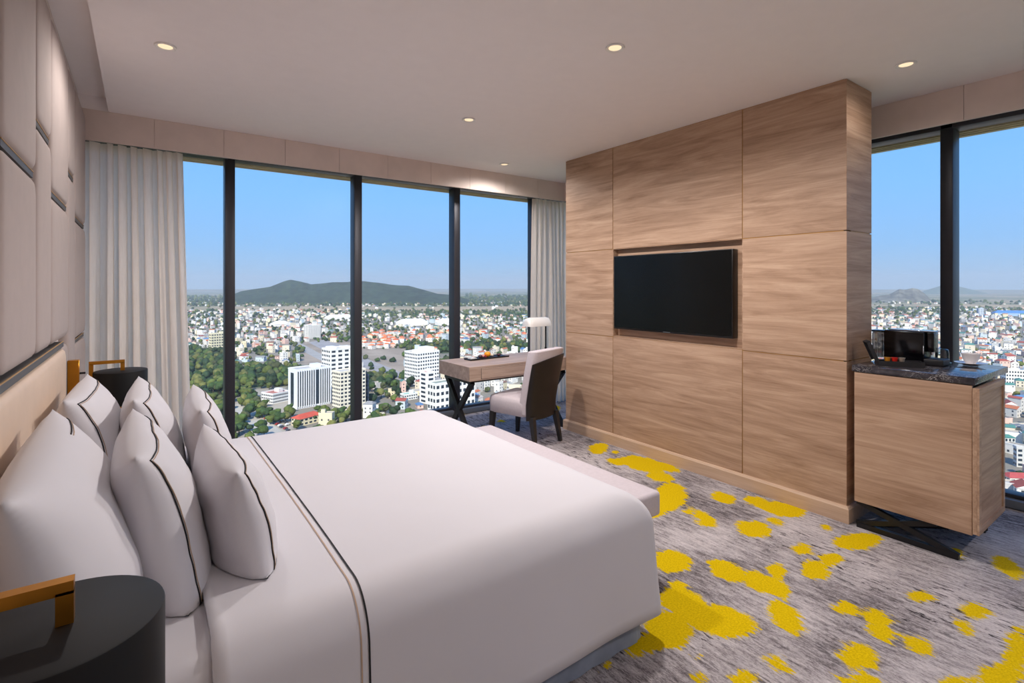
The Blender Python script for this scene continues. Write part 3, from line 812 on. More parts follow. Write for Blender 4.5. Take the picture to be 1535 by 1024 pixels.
# ------------------------------------------------------------------ drinks cabinet
CX0, CY0, CY1, CXB = 3.556, .79, 1.345, 4.07
cb = tag(empty('drinks_cabinet', (CX0, (CY0+CY1)/2, 0)), 'oak drinks cabinet raised on a crossed black base by the right window', 'cabinet')
cyh = (CY1-CY0)/2
rbox('cabinet_body', 'black_wood', .022, CXB-CX0, -cyh+.022, cyh, .165, .952, .002, 1, cb)
rbox('door', 'oak', 0, .02, -cyh+.002, cyh, .158, .95, .0015, 1, cb)
sd_ = rbox('side_door', 'oak_side', -.012, CXB-CX0, -cyh-.022, -cyh-.002, .172, .938, .0015, 1, cb)
fb = MB(); y0_, y1_ = -cyh-.030, -cyh-.0215
for a in ((-.012, .028, .172, .938), (CXB-CX0-.03, CXB-CX0, .172, .938), (.028, CXB-CX0-.03, .905, .938), (.028, CXB-CX0-.03, .172, .205)):
    fb.box(a[0], a[1], y0_, y1_, a[2], a[3])
o = fb.build('door_frame', 'oak_side', None, sm=False); o.parent = sd_
o = MB().box(.028, .032, y0_+.002, y1_, .205, .905).box(.028, CXB-CX0-.03, y0_+.002, y1_, .901, .905).build('inlay', 'groove_gold', None, sm=False); o.parent = sd_
rbox('back_edge', 'oak_side', .02, CXB-CX0, cyh-.001, cyh+.002, .158, .95, .001, 1, cb)
rbox('worktop', 'marble', -.006, CXB-CX0+.17, -cyh-.012, cyh+.012, .9535, .992, .003, 2, cb)
rbox('worktop_support', 'oak_side', CXB-CX0+.001, CXB-CX0+.15, -cyh+.04, cyh-.04, .90, .953, .002, 1, cb)
xa, xb_, ya, yb_ = .02, .55, -cyh+.06, cyh-.01
q = [((xa, yb_, .016), (xa, ya, .016)), ((xb_, yb_, .016), (xb_, ya, .016))]
for p0, p1 in q: MB().bar(p0, p1, .03, .03).build('base_rail', 'black_metal', cb, sm=False)
MB().bar((xa, yb_, .022), (xb_, ya, .030), .026, .028).build('base_rail', 'black_metal', cb, sm=False)
for x in (xa, xb_):
    MB().bar((x, ya, .018), (x+.005, yb_, .158), .03, .026, (1, 0, 0)).build('base_strut', 'black_metal', cb, sm=False)
    MB().bar((x+.002, yb_, .018), (x+.007, ya+.1, .158), .028, .024, (1, 0, 0)).build('base_strut', 'black_metal', cb, sm=False)

# things on the worktop
ZC = .9925
def at_top(u, v): return onz(u, v, ZC)
# coffee machine
cm = tag(empty('coffee_machine', (3.985, 1.205, ZC)), 'upright black capsule coffee machine on the marble top', 'coffee machine')
rbox('machine_body', 'gloss_black', -.06, .075, -.105, .11, 0, .20, .008, 3, cm)
rbox('brew_head', 'gloss_black', -.03, .06, -.145, -.104, .075, .198, .008, 3, cm)
rbox('top_lever', 'chrome', -.035, .05, -.15, .09, .2005, .206, .002, 1, cm)
MB().tube([(.01, -.125, .076), (.01, -.125, .055)], .008, 12).build('spout', 'chrome', cm)
rbox('chrome_stripe', 'chrome', -.062, -.059, -.103, -.099, .06, .115, .0008, 1, cm)
tk = MB().lathe([(.042, 0), (.045, .01), (.045, .165), (.043, .17)], 24, (.03, .157, .012))
tk.build('water_tank', 'tank_plastic', cm)
for k in range(8):
    a = R(120 + 30*k)
    MB().tube([(.03+.046*math.cos(a), .157+.046*math.sin(a), .02), (.03+.046*math.cos(a), .157+.046*math.sin(a), .17)], .002, 5).build('tank_rib', 'chrome', cm)
rbox('tank_lid', 'gloss_black', -.018, .078, .109, .205, .182, .192, .004, 2, cm)
dt = rbox('drip_tray', 'matt_black', -.085, .045, -.205, -.107, 0, .038, .006, 3, cm)
# capsule box
pb0 = at_top(1345, 549)
bxo = tag(empty('capsule_box', (3.72, 1.165, ZC), R(-58)), 'open black box of coffee capsules with its lid tilted back', 'box')
bl, bw = .115, .045
m_ = MB().box(-bl, bl, -bw, bw, 0, .004)
m_.box(-bl, bl, -bw, -bw+.004, .004, .032).box(-bl, bl, bw-.004, bw, .004, .032).box(-bl, -bl+.004, -bw+.004, bw-.004, .004, .032).box(bl-.004, bl, -bw+.004, bw-.004, .004, .032)
m_.build('box_base', 'matt_black', bxo, sm=False)
MB().box(-bl+.005, bl-.005, -bw+.005, bw-.005, .0045, .022).build('capsule_insert', 'gloss_black', bxo, sm=False)
Ml = Matrix.Translation((-bl, 0, .033)) @ Matrix.Rotation(R(-112), 4, 'Y')
lid = MB().box(0, .125, -bw, bw, -.004, 0, Ml).box(0, .125, -bw, -bw+.004, 0, .018, Ml).box(0, .125, bw-.004, bw, 0, .018, Ml).box(.121, .125, -bw, bw, 0, .018, Ml).build('box_lid', 'matt_black', bxo, sm=False)
o = MB().box(.02, .06, -.004, .0, .0002, .0015, Ml).build('lid_print', 'napkin', None, sm=False); o.parent = lid
o = MB().box(.075, .1, -.012, .008, .0002, .0015, Ml).build('lid_emblem', 'groove_gold', None, sm=False); o.parent = lid
for k, (mt, lab) in enumerate((('capsule_gold', 'golden coffee capsule in the open black box'), ('capsule_red', 'red coffee capsule in the open black box'), ('capsule_silver', 'silver coffee capsule in the open black box'))):
    p = bxo.matrix_basis @ Vector((-.06+.032*k, 0, .0225))
    p = Vector((3.72, 1.165, ZC)) + Matrix.Rotation(R(-58), 3, 'Z') @ Vector((-.062+.036*k, -.008, .0225))
    cp = tag(empty('coffee_capsule', p), lab, 'capsule', 'coffee capsules in the open box')
    MB().lathe([(.0115, 0), (.0145, .012), (.0165, .026), (.0165, .0275)], 20, cap=True).build('capsule_cup', mt, cp, ang=60)
    MB().lathe([(.019, 0), (.019, .0012)], 20, (0, 0, .0278)).build('rim', mt, cp)
# glass tumbler upside down + coaster
def tumbler(p, label, r=.036, h=.085):
    g_ = tag(empty('tumbler', p), label, 'glass', 'clear drinking glasses')
    MB().lathe([(r*.98, .0), (r, .01), (r, h*.7), (r*.9, h*.92), (r*.6, h), (.001, h)], 28, cap=False).build('outer_wall', 'clear_glass', g_)
    MB().lathe([(r*.92, .0), (r*.93, .01), (r*.93, h*.68), (r*.8, h*.88), (.001, h*.92)], 28, cap=False).build('inner_wall', 'clear_glass', g_)
    MB().lathe([(r*.92, 0), (r*.98, 0)], 28, cap=False).build('rim', 'clear_glass', g_)
    return g_
gp = Vector((4.115, 1.062, ZC))
co = tag(empty('coaster', gp), 'thin pale teal coaster under the upturned glass', 'coaster')
MB().lathe([(.046, 0), (.048, .001), (.048, .003), (.046, .004)], 32).build('disc', 'teal_coaster', co)
tumbler(gp + Vector((0, 0, .0042)), 'clear upturned drinking glass on the teal coaster')
# cup and saucer
sp = Vector((4.125, .925, ZC))
sa = tag(empty('saucer', sp), 'white porcelain saucer on the marble top', 'saucer')
MB().lathe([(.0, .0), (.036, .0), (.038, .002), (.06, .008), (.078, .0145), (.079, .0165), (.074, .015), (.05, .008), (.03, .006), (.0, .006)], 48, cap=False).build('dish', 'porcelain', sa)
MB().lathe([(.03, .0065), (.031, .0075), (.028, .0075)], 40, cap=False).build('well_ring', 'porcelain', sa)
cu_ = tag(empty('coffee_cup', sp + Vector((0, 0, .0078))), 'white porcelain coffee cup standing on its saucer', 'cup')
MB().lathe([(.0, .0), (.024, .0), (.025, .004), (.030, .012), (.040, .035), (.046, .062), (.0465, .064), (.044, .063), (.037, .036), (.026, .012), (.0, .009)], 40, cap=False).build('bowl', 'porcelain', cu_)
hp = []
for k in range(11):
    a = R(80 - 170*k/10); hp.append((.040 + .022*math.cos(a), 0, .036 + .019*math.sin(a)))
hm = MB().tube(hp, .0036, 8).build('handle', 'porcelain', cu_); hm.rotation_euler = (0, 0, R(-62))
# sugar sachets in cup rim
#CITY#
# ------------------------------------------------------------------ the city far below
GZ = -108.5
def attr_mat(name, rough, nscale, amt, spec=.3):
    t = NT(name); at = t.n('Attribute', attribute_name='Col'); v = t.coord()
    f = t.noise(v, nscale, 4)
    k = t.ramp(f, ((.3, (1-amt, 1-amt, 1-amt, 1)), (.7, (1, 1, 1, 1))))
    t.bsdf(t.mix(1.0, at.outputs['Color'], k, 'MULTIPLY'), rough, 0, spec)
attr_mat('city_paint', .8, .15, .12)
attr_mat('foliage', .9, .35, .55, .1)
attr_mat('land', .95, .02, .35, .1)
plain('open_country', (140, 140, 110), .95, var=.3, nscale=.002)
plain('far_glass', (46, 56, 66), .15, 0, var=0)
plain('car_paint_light', (225, 225, 225), .3, 0, var=0)
plain('car_paint_dark', (60, 64, 72), .3, 0, var=0)
plain('car_paint_red', (150, 46, 42), .3, 0, var=0)
def colour_mesh(name, V, Fc, C):
    """V verts, Fc faces, C one rgb per face (linear)"""
    me = bpy.data.meshes.new(name); me.from_pydata(V, [], Fc); me.update()
    ca = me.color_attributes.new('Col', 'FLOAT_COLOR', 'CORNER')
    arr = np.ones((len(me.loops), 4), np.float32); tot = np.zeros(len(Fc), np.int32); me.polygons.foreach_get('loop_total', tot)
    arr[:, :3] = np.repeat(np.array(C, np.float32)[:, :3], tot, axis=0)
    ca.data.foreach_set('color', arr.ravel()); return me

rs_o = random.Random(77)
def zone(u, v):
    """land cover seen at a pixel: house / tree probability and ground colour"""
    if u < 1000:
        if v < 446: return .06, .10, 'plain'
        if v < 456: return .22, .5, 'plain'
        if v < 459.5: return .30, .45, 'plain'
        if v < 466: return .01, .03, 'field'
        if v < 500:
            if u < 345: return .38, .52, 'town'
            if u < 480: return .62, .34, 'town'
            if u < 545: return .38, .52, 'town'
            if v < 474: return .05, .65, 'plain'
            return (.30, .50, 'town') if u < 690 else (.32, .52, 'town')
        if v < 513:
            if u < 450: return .62, .30, 'town'
            if u < 540: return .18, .62, 'town'
            return (.7, .22, 'orange') if (v > 505 and u < 650) or rs_o.random() < .35 else (.45, .45, 'town')
        if v < 548:
            if u < 341: return (0, .95, 'wood') if v > 521 else (.6, .3, 'town')
            if u < 436: return .62, .34, 'town'
            if u < 455: return .10, .55, 'town'
            if u < 541: return 0, .04, 'dirt'
            if u < 606: return (.7, .2, 'orange') if v < 523 else (0, .08, 'dirt')
            if u < 690: return (.05, .9, 'wood') if v < 529 else (.4, .3, 'town')
            return (0, .95, 'wood') if v < 528 else (.85, .1, 'town')
        if v < 581:
            if u < 440: return 0, .92, 'wood'
            if u < 545: return .1, .5, 'town'
            if u < 610: return (.0, .75, 'wood') if v > 562 else (0, .1, 'dirt')
            return .8, .1, 'town'
        if u < 345: return 0, .9, 'wood'
        if u < 395: return 0, .5, 'lot'
        if u < 440: return 0, .22, 'lot'
        if u < 610: return .25, .55, 'town'
        return .8, .1, 'town'
    if v < 451: return .05, .12, 'plain'
    if v < 457: return .12, .25, 'plain'
    if v < 462: return .02, .05, 'field'
    if v < 474: return .30, .55, 'town'
    if v < 500: return .66, .30, 'town'
    return .82, .17, 'town'
GC = {'plain': srgb(134, 136, 108), 'field': srgb(190, 168, 136), 'town': srgb(150, 142, 128), 'orange': srgb(150, 138, 122), 'wood': srgb(70, 84, 52), 'dirt': srgb(176, 160, 142), 'lot': srgb(182, 172, 156)}
# land: polar grid in view of both windows
NA, ND = 230, 190
az = np.radians(np.linspace(-14, 100, NA)); dd = np.geomspace(120, 30000, ND)
V = []; vc = []
for i in range(NA):
    for j in range(ND):
        p = (math.sin(az[i])*dd[j], math.cos(az[i])*dd[j], GZ)
        V.append(p); u, v, d = pix(p)
        z = zone(u, v)[2] if d > 10 else 'town'
        c = GC[z]
        if z in ('plain', 'field'):
            n_ = noise.noise(Vector((p[0]*.0016, p[1]*.0016, 2))); n2 = noise.noise(Vector((p[0]*.006, p[1]*.006, 7)))
            a_, b_ = GC['field'], srgb(104, 118, 84); k = min(1, max(0, .5 + 1.2*n_ + .6*n2 + (.45 if z == 'field' else -.2)))
            c = tuple(a_[q]*k + b_[q]*(1-k) for q in range(3))
        vc.append((c[0], c[1], c[2], 1))
Fc = [(i*ND+j, i*ND+j+1, (i+1)*ND+j+1, (i+1)*ND+j) for i in range(NA-1) for j in range(ND-1)]
me = bpy.data.meshes.new('land'); me.from_pydata(V, [], Fc); me.update()
ca = me.color_attributes.new('Col', 'FLOAT_COLOR', 'POINT'); ca.data.foreach_set('color', np.array(vc, np.float32).ravel())
struct(link('land', me, 'land'))['label'] = 'flat land of the city and fields below the windows'
# the rest of the land all round (light bounces from it, nothing stands there)
def road(pts, name, mat_rgb, dz, label):
    if mat_rgb not in MATS: plain(mat_rgb[0], mat_rgb[1], .9, var=.12, nscale=.05)
    Vr = [tuple(onz(u, v, GZ+dz)) for u, v in pts]
    me = bpy.data.meshes.new(name); me.from_pydata(Vr + [(x, y, z-.4) for x, y, z in Vr], [], [tuple(range(len(Vr)))] + [(i, (i+1) % len(Vr), len(Vr)+(i+1) % len(Vr), len(Vr)+i) for i in range(len(Vr))])
    o = link(name, me, mat_rgb[0]); struct(o); o['label'] = label
road([(462,513),(488,509),(520,520),(548,537),(606,560),(606,572),(548,552),(505,536)], 'road', ('asphalt', (158, 152, 148)), .5, 'wide grey avenue running between the town blocks')
road([(352,606),(366,603),(440,660),(420,680),(352,640)], 'road', ('paving', (188, 180, 166)), .5, 'pale paved street with parked cars beside the trees')
road([(430,512),(445,511),(520,552),(512,556),(440,520)], 'road', ('asphalt2', (164, 158, 150)), .45, 'grey side road beside the avenue')

# --- mountains
def ridge(name, prof, D, label, thick, rgb, seed, rough_):
    prof = sorted(prof); us = [p[0] for p in prof]; hs = []
    NU, NV = 260, 60; V = []
    for i in range(NU):
        u = us[0] + (us[-1]-us[0])*i/(NU-1); v = float(np.interp(u, us, [p[1] for p in prof]))
        r = ray(u, HY); r.z = 0; L = r.length
        for j in range(NV):
            q = j/(NV-1); dep = D + thick*(q-.42); prof_h = max(0, 1-abs(q-.42)/(.42 if q < .42 else .58))**.9
            hh = ((HY - v)/F*D + (EYE-GZ)) * prof_h
            x, y = r.x*dep, r.y*dep
            edge = min(1, min(i, NU-1-i)/10)
            hh *= 1 + (rough_*noise.fractal(Vector((x*.0018, y*.0018, seed)), .8, 2.1, 7))*(1-abs(q-.42)*.3)*(.25 if abs(q-.42) < .03 else 1)
            V.append((x, y, GZ - 1 + hh*edge))
    Fc = [(i*NV+j, i*NV+j+1, (i+1)*NV+j+1, (i+1)*NV+j) for i in range(NU-1) for j in range(NV-1)]
    b = MB().add(V, Fc); plain(name+'_cover', rgb, .95, var=.6, nscale=.02, spec=.1)
    o = b.build(name, name+'_cover', ang=180); tag(o, label, 'hill'); return o
ridge('mountain', [(318,449),(340,445),(362,436),(385,432),(405,429),(425,421.5),(435,419.5),(450,422),(466,426),(480,425),(498,422.5),(520,422),(545,421),(565,423.5),(590,427),(612,428),(635,434),(655,440),(680,443),(715,452)], 3700,
      'long wooded mountain on the horizon behind the desk window', 1000, (50, 62, 42), 3, .22)
ridge('limestone_hill', [(1302,448),(1318,443),(1335,440),(1348,433),(1357,434),(1368,431.5),(1376,433),(1386,440),(1396,450),(1402,456)], 3900,
      'steep grey limestone hill above the town in the right window', 500, (108, 106, 96), 9, .2)
ridge('mountain', [(1365,446),(1385,436),(1410,428),(1440,430),(1466,436),(1490,442),(1520,445),(1570,449)], 9000,
      'faint far ridge behind the limestone hill', 2000, (90, 106, 80), 5, .12)

# --- house meshes
WALLS = [(238,234,226)]*5 + [(228,216,192)]*2 + [(206,202,196)]*2 + [(226,190,176), (228,214,180), (196,208,212)]
ROOFS = {'red': (164, 84, 72), 'terracotta': (188, 112, 78), 'teal': (84, 134, 124), 'grey': (150, 148, 146), 'white': (226, 222, 214), 'blue': (92, 128, 168), 'flat': (186, 178, 166), 'brown': (140, 108, 92)}
ORANGE = [(218, 116, 70), (206, 104, 64), (226, 136, 92)]
def house_geo(r, orange=False, scale=1.0):
    """returns verts, faces, colours with the house at the origin, plus roof kind"""
    w = r.uniform(4.5, 9)*scale; d = r.uniform(7, 14)*scale; h = r.choice([3.4, 3.6, 6.5, 7, 7, 9.5, 12])*r.uniform(.85, 1.1)
    if orange: h = r.uniform(5, 9); w *= 1.2
    wc = srgb(*r.choice(WALLS))[:3]
    kind = r.choices(['flat', 'grey', 'red', 'terracotta', 'teal', 'white', 'blue', 'brown'], [30, 12, 14, 10, 9, 10, 4, 6])[0]
    if orange: kind = 'terracotta'
    rc = srgb(*(r.choice(ORANGE) if orange else ROOFS[kind]))[:3]
    x, y = w/2, d/2; V = [(-x,-y,0),(x,-y,0),(x,y,0),(-x,y,0),(-x,-y,h),(x,-y,h),(x,y,h),(-x,y,h)]
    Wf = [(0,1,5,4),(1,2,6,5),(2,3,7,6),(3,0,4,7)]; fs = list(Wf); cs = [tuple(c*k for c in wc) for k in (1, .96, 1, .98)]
    RV = []; RF = []
    if kind in ('flat', 'white') and not orange:
        p = .9
        RV = [(-x-.1,-y-.1,h),(x+.1,-y-.1,h),(x+.1,y+.1,h),(-x-.1,y+.1,h),(-x-.1,-y-.1,h+p),(x+.1,-y-.1,h+p),(x+.1,y+.1,h+p),(-x-.1,y+.1,h+p),
              (-x+.3,-y+.3,h+p),(x-.3,-y+.3,h+p),(x-.3,y-.3,h+p),(-x+.3,y-.3,h+p),(-x+.3,-y+.3,h+.1),(x-.3,-y+.3,h+.1),(x-.3,y-.3,h+.1),(-x+.3,y-.3,h+.1)]
        RF = [(0,1,5,4),(1,2,6,5),(2,3,7,6),(3,0,4,7),(4,5,9,8),(5,6,10,9),(6,7,11,10),(7,4,8,11),(12,13,14,15),(8,9,13,12),(9,10,14,13),(10,11,15,14),(11,8,12,15)]
        RC = [wc]*8 + [rc]*5
        if r.random() < .6:
            a = r.uniform(-x*.5, x*.2); q = len(RV); s = w*.35
            RV += [(a,y*.2,h),(a+s,y*.2,h),(a+s,y*.8,h),(a,y*.8,h),(a,y*.2,h+3),(a+s,y*.2,h+3),(a+s,y*.8,h+3),(a,y*.8,h+3)]
            RF += [tuple(q+k for k in f) for f in ((0,1,5,4),(1,2,6,5),(2,3,7,6),(3,0,4,7),(4,5,6,7))]; RC += [wc]*4 + [rc]
    else:
        o = .5; g_ = w*r.uniform(.18, .32); hip = r.choice([0, 0, .3]) if not orange else .35
        RV = [(-x-o,-y-o,h-.1),(x+o,-y-o,h-.1),(x+o,y+o,h-.1),(-x-o,y+o,h-.1),(0,-y-o+d*hip,h+g_),(0,y+o-d*hip,h+g_)]
        RF = [(0,4,5,3),(1,2,5,4),(0,1,4),(2,3,5),(0,3,2,1)]
        RC = [rc, rc, rc if hip else wc, rc if hip else wc, wc]
    # windows on the two long and two short faces
    WV = []; WF = []
    for fl in range(int(h/3.2)):
        z0 = 1.1 + fl*3.2
        for sx in (-1, 1):
            for k in range(max(1, int(w/3))):
                a = -x + w*(k+.5)/max(1, int(w/3)); q = len(WV)
                WV += [(a-.6, sx*(y+.06), z0), (a+.6, sx*(y+.06), z0), (a+.6, sx*(y+.06), z0+1.4), (a-.6, sx*(y+.06), z0+1.4)]; WF.append((q, q+1, q+2, q+3))
            for k in range(max(1, int(d/4))):
                if r.random() < .5: continue
                a = -y + d*(k+.5)/max(1, int(d/4)); q = len(WV)
                WV += [(sx*(x+.06), a-.6, z0), (sx*(x+.06), a+.6, z0), (sx*(x+.06), a+.6, z0+1.4), (sx*(x+.06), a-.6, z0+1.4)]; WF.append((q, q+1, q+2, q+3))
    return (V, fs, cs), (RV, RF, RC), (WV, WF), kind, wc, (w, d, h)
def merge(parts, M=None, off=0):
    V, Fq, C = [], [], []
    for v, f, c in parts:
        o = len(V); V += v; Fq += [tuple(i+o for i in q) for q in f]; C += c
    return V, Fq, C
DARK = srgb(66, 72, 80)[:3]

# tree template
def ico(sub):
    bm = bmesh.new(); bmesh.ops.create_icosphere(bm, subdivisions=sub, radius=1)
    v = np.array([tuple(q.co) for q in bm.verts]); f = [tuple(q.index for q in p.verts) for p in bm.faces]; bm.free(); return v, f
ICO1, ICO2 = ico(1), ico(2)
GREENS = [(84,104,54), (70,92,54), (104,116,60), (62,82,56), (120,122,70), (92,98,66), (56,74,50)]
def in_view(u, v):
    return (278 < u < 846 and v < 655 - max(0, u-340)*.03) or (1306 < u < 1545 and v < 745)

# --- landmark buildings
keep = []
def box_px(uE, uL, uR, vB, vT, a):
    p = onz(uE, vB, GZ); d0 = p.x*S_ + p.y*C_; x0 = p.x*C_ - p.y*S_; h = (vB - vT)/F*d0
    def length(uu, ca, sa): k = (uu-767.5)/F; return (k*d0 - x0)/(ca - k*sa)
    th = R(a) - math.atan((uE-767.5)/F)
    Lr = length(uR, math.cos(th), math.sin(th)); Ll = length(uL, -math.sin(th), math.cos(th))
    ang = th - PSI         # camera lateral axis -> world x
    keep.append((p + Matrix.Rotation(ang, 3, 'Z') @ Vector((Lr/2, Ll/2, 0)), math.hypot(Lr, Ll)/2 + 4))
    return p, Lr, Ll, h, ang
def building(name, label, uE, uL, uR, vB, vT, a, rgb, floors, nr, nl, cat='building', roof=None, roof_rgb=(190,184,176), win=(1.5, 1.6), fins=0, gable=False, glass=False, blocks=()):
    p, Lr, Ll, h, ang = box_px(uE, uL, uR, vB, vT, a)
    root = tag(empty(name, p, ang), label, cat)
    mw = 'wall_%d_%d_%d' % rgb; mr = 'roof_%d_%d_%d' % roof_rgb
    if mw not in MATS: plain(mw, rgb, .75, var=.06, nscale=.1)
    if mr not in MATS: plain(mr, roof_rgb, .85, var=.12, nscale=.2)
    MB().box(0, Lr, 0, Ll, 0, h).build('walls', mw, root, sm=False)
    if gable:
        o = .6; g_ = min(Lr, Ll)*.28
        if Lr > Ll: V = [(-o,-o,h),(Lr+o,-o,h),(Lr+o,Ll+o,h),(-o,Ll+o,h),(Ll*.35,Ll/2,h+g_),(Lr-Ll*.35,Ll/2,h+g_)]; fs = [(0,1,5,4),(1,2,5),(2,3,4,5),(3,0,4),(0,3,2,1)]
        else: V = [(-o,-o,h),(Lr+o,-o,h),(Lr+o,Ll+o,h),(-o,Ll+o,h),(Lr/2,Lr*.35,h+g_),(Lr/2,Ll-Lr*.35,h+g_)]; fs = [(0,1,4),(1,2,5,4),(2,3,5),(3,0,4,5),(0,3,2,1)]
        MB().add(V, fs).build('roof', mr, root, sm=False)
    else:
        MB().box(.5, Lr-.5, .5, Ll-.5, h, h+.3).build('roof', mr, root, sm=False)
        pp = MB()
        for q in ((-.2, Lr+.2, -.2, .5), (-.2, Lr+.2, Ll-.5, Ll+.2), (-.2, .5, .5, Ll-.5), (Lr-.5, Lr+.2, .5, Ll-.5)): pp.box(q[0], q[1], q[2], q[3], h-.1, h+1.1)
        pp.build('parapet', mw, root, sm=False)
        for k, (x0, x1, y0, y1, hh) in enumerate(blocks or ((.55, .8, .3, .7, 3.5),)):
            MB().box(Lr*x0, Lr*x1, Ll*y0, Ll*y1, h+.3, h+hh).build('roof_block', mw, root, sm=False)
    fh = h/max(1, floors); wm = MB()
    if not fins:
        for fl in range(floors):
            z0 = fh*(fl+.32); z1 = fh*(fl+.80)
            for k in range(nr):
                c = Lr*(k+.5)/nr; ww = Lr/nr*.29; wm.box(c-ww, c+ww, -.12, .05, z0, z1)
            for k in range(nl):
                c = Ll*(k+.5)/nl; ww = Ll/nl*.29; wm.box(-.12, .05, c-ww, c+ww, z0, z1)
        if floors: o = wm.build('windows', 'far_glass', root, sm=False); o['kind'] = 'stuff'
        lm = MB()
        for fl in range(1, floors): lm.box(-.18, Lr+.1, -.18, Ll+.1, fh*fl-.12, fh*fl+.12)
        if floors > 4: lm.build('floor_bands', mw, root, sm=False)['kind'] = 'stuff'
    else:
        MB().box(.4, Lr-.4, -.15, .0, h*.06, h*.97).build('glass_front', 'far_glass', root, sm=False)
        for k in range(fins+1):
            if k in (fins*6//10,): continue
            c = Lr*k/fins; link('fin', MB().box(c-.32, c+.32, -1.0, .0, h*.04, h).mesh('fin', False), mw, root)
        MB().box(-.15, 0, Ll*.35, Ll*.7, h*.1, h*.92).build('glass_side', 'far_glass', root, sm=False)
    return root
W_ = (240, 237, 230)
building('office_block', 'office block with white vertical fins over dark glass beside the red roofs', 445, 432, 495, 614, 556, 24, (226, 228, 232), 12, 0, 0, fins=15)
building('apartment_block', 'plain white block rising behind the finned office block', 495, 482.5, 534, 590, 525, 26, W_, 10, 4, 5, blocks=((.05, .3, .2, .7, 3), (.6, .9, .3, .8, 2)))
building('hotel_block', 'cream hotel block with rows of small windows beside the finned office block', 510, 498, 548, 622, 559, 30, (236, 226, 204), 11, 7, 5)
building('school_building', 'low white building with flat red roof left of the finned office block', 409, 392, 434, 606, 592, 36, (232, 230, 226), 3, 12, 6, roof_rgb=(178, 112, 96))
building('villa', 'cream villa with a red tiled roof at the edge of the bed', 449, 437, 482, 640, 629, 36, (230, 216, 178), 2, 5, 3, roof_rgb=(196, 84, 62), gable=True)
building('hotel_tower', 'tall white hotel with neat rows of windows left of the desk', 626, 606.5, 658, 578, 530, 36, (246, 244, 240), 9, 9, 8, roof_rgb=(150, 146, 142), blocks=((.1, .4, .2, .6, 3), (.5, .9, .2, .8, 5)))
building('stair_tower', 'narrow white tower block in front of the white hotel', 640, 629, 652, 606, 560, 36, (244, 240, 236), 7, 1, 1, roof_rgb=(190, 140, 124))
building('shopping_block', 'wide white shopping block with tall panes beneath the desk', 653, 641, 712, 628, 577, 34, (236, 234, 226), 5, 9, 3, roof_rgb=(150, 156, 138))
building('hospital_block', 'white ten storey block standing alone in mid distance', 463, 455.5, 480.5, 508, 488.5, 26, (244, 240, 232), 9, 7, 3, roof_rgb=(120, 126, 136))
building('apartment_block', 'cream block with dark window grid left of the first mullion', 317, 313, 342, 525, 501, 22, (232, 222, 188), 6, 7, 2)
building('warehouse', 'long white warehouse in front of the fields, right of the second mullion', 600, 593, 641, 489.5, 484, 24, (240, 236, 228), 1, 0, 0, roof_rgb=(240, 236, 230), gable=True)
building('warehouse', 'white warehouse among trees left of the alone standing ten storey block', 412, 404, 436, 490, 486.5, 26, (236, 230, 220), 1, 0, 0, roof_rgb=(240, 236, 228), gable=True)
building('warehouse', 'pale warehouse seen just left of the third mullion', 660, 652, 694, 488, 484, 24, (240, 236, 228), 1, 0, 0, roof_rgb=(236, 232, 224), gable=True)
building('warehouse', 'thin white warehouse roof left of the second mullion', 492, 486, 530, 479.5, 476.5, 24, (236, 232, 226), 1, 0, 0, roof_rgb=(238, 236, 230), gable=True)
building('market_hall', 'low hall with a teal roof in front of the white hotel', 606, 600, 626, 601, 593, 30, (232, 232, 228), 2, 6, 3, roof_rgb=(92, 168, 150))
building('glass_block', 'dark blue glass block just right of the second mullion', 551, 541, 553, 612, 563, 40, (60, 72, 92), 8, 2, 4)
building('college_building', 'long white building with window rows right of the drinks cabinet', 1508, 1499, 1566, 576, 555, 24, W_, 4, 14, 3, roof_rgb=(196, 190, 180))
building('villa', 'house with a rusty red roof at the foot of the right window', 1514, 1499, 1552, 728, 716, 36, (232, 222, 206), 1, 4, 3, cat='house', roof_rgb=(176, 78, 74), gable=True)
building('villa', 'house with a teal roof above the rusty red roof in the right window', 1506, 1496, 1522, 672, 656, 36, (216, 216, 208), 2, 3, 3, cat='house', roof_rgb=(74, 128, 116), gable=True)
building('apartment_block', 'plain grey block above the rusty red roof in the right window', 1524, 1519, 1556, 700, 672, 24, (196, 194, 190), 4, 3, 2)
building('factory', 'wide blue roofed factory on the skyline of the right window', 1492, 1486, 1545, 473.5, 469, 20, (150, 178, 206), 1, 0, 0, cat='factory', roof_rgb=(74, 126, 190), gable=True)
building('office_tower', 'pale tower on the skyline right of the dark mullion', 1467, 1464, 1475, 474, 462.5, 30, (196, 206, 220), 8, 3, 2)

def clear(x, y, m=0):
    for c, rr in keep:
        if (x-c.x)**2 + (y-c.y)**2 < (rr+m)**2: return False
    return True

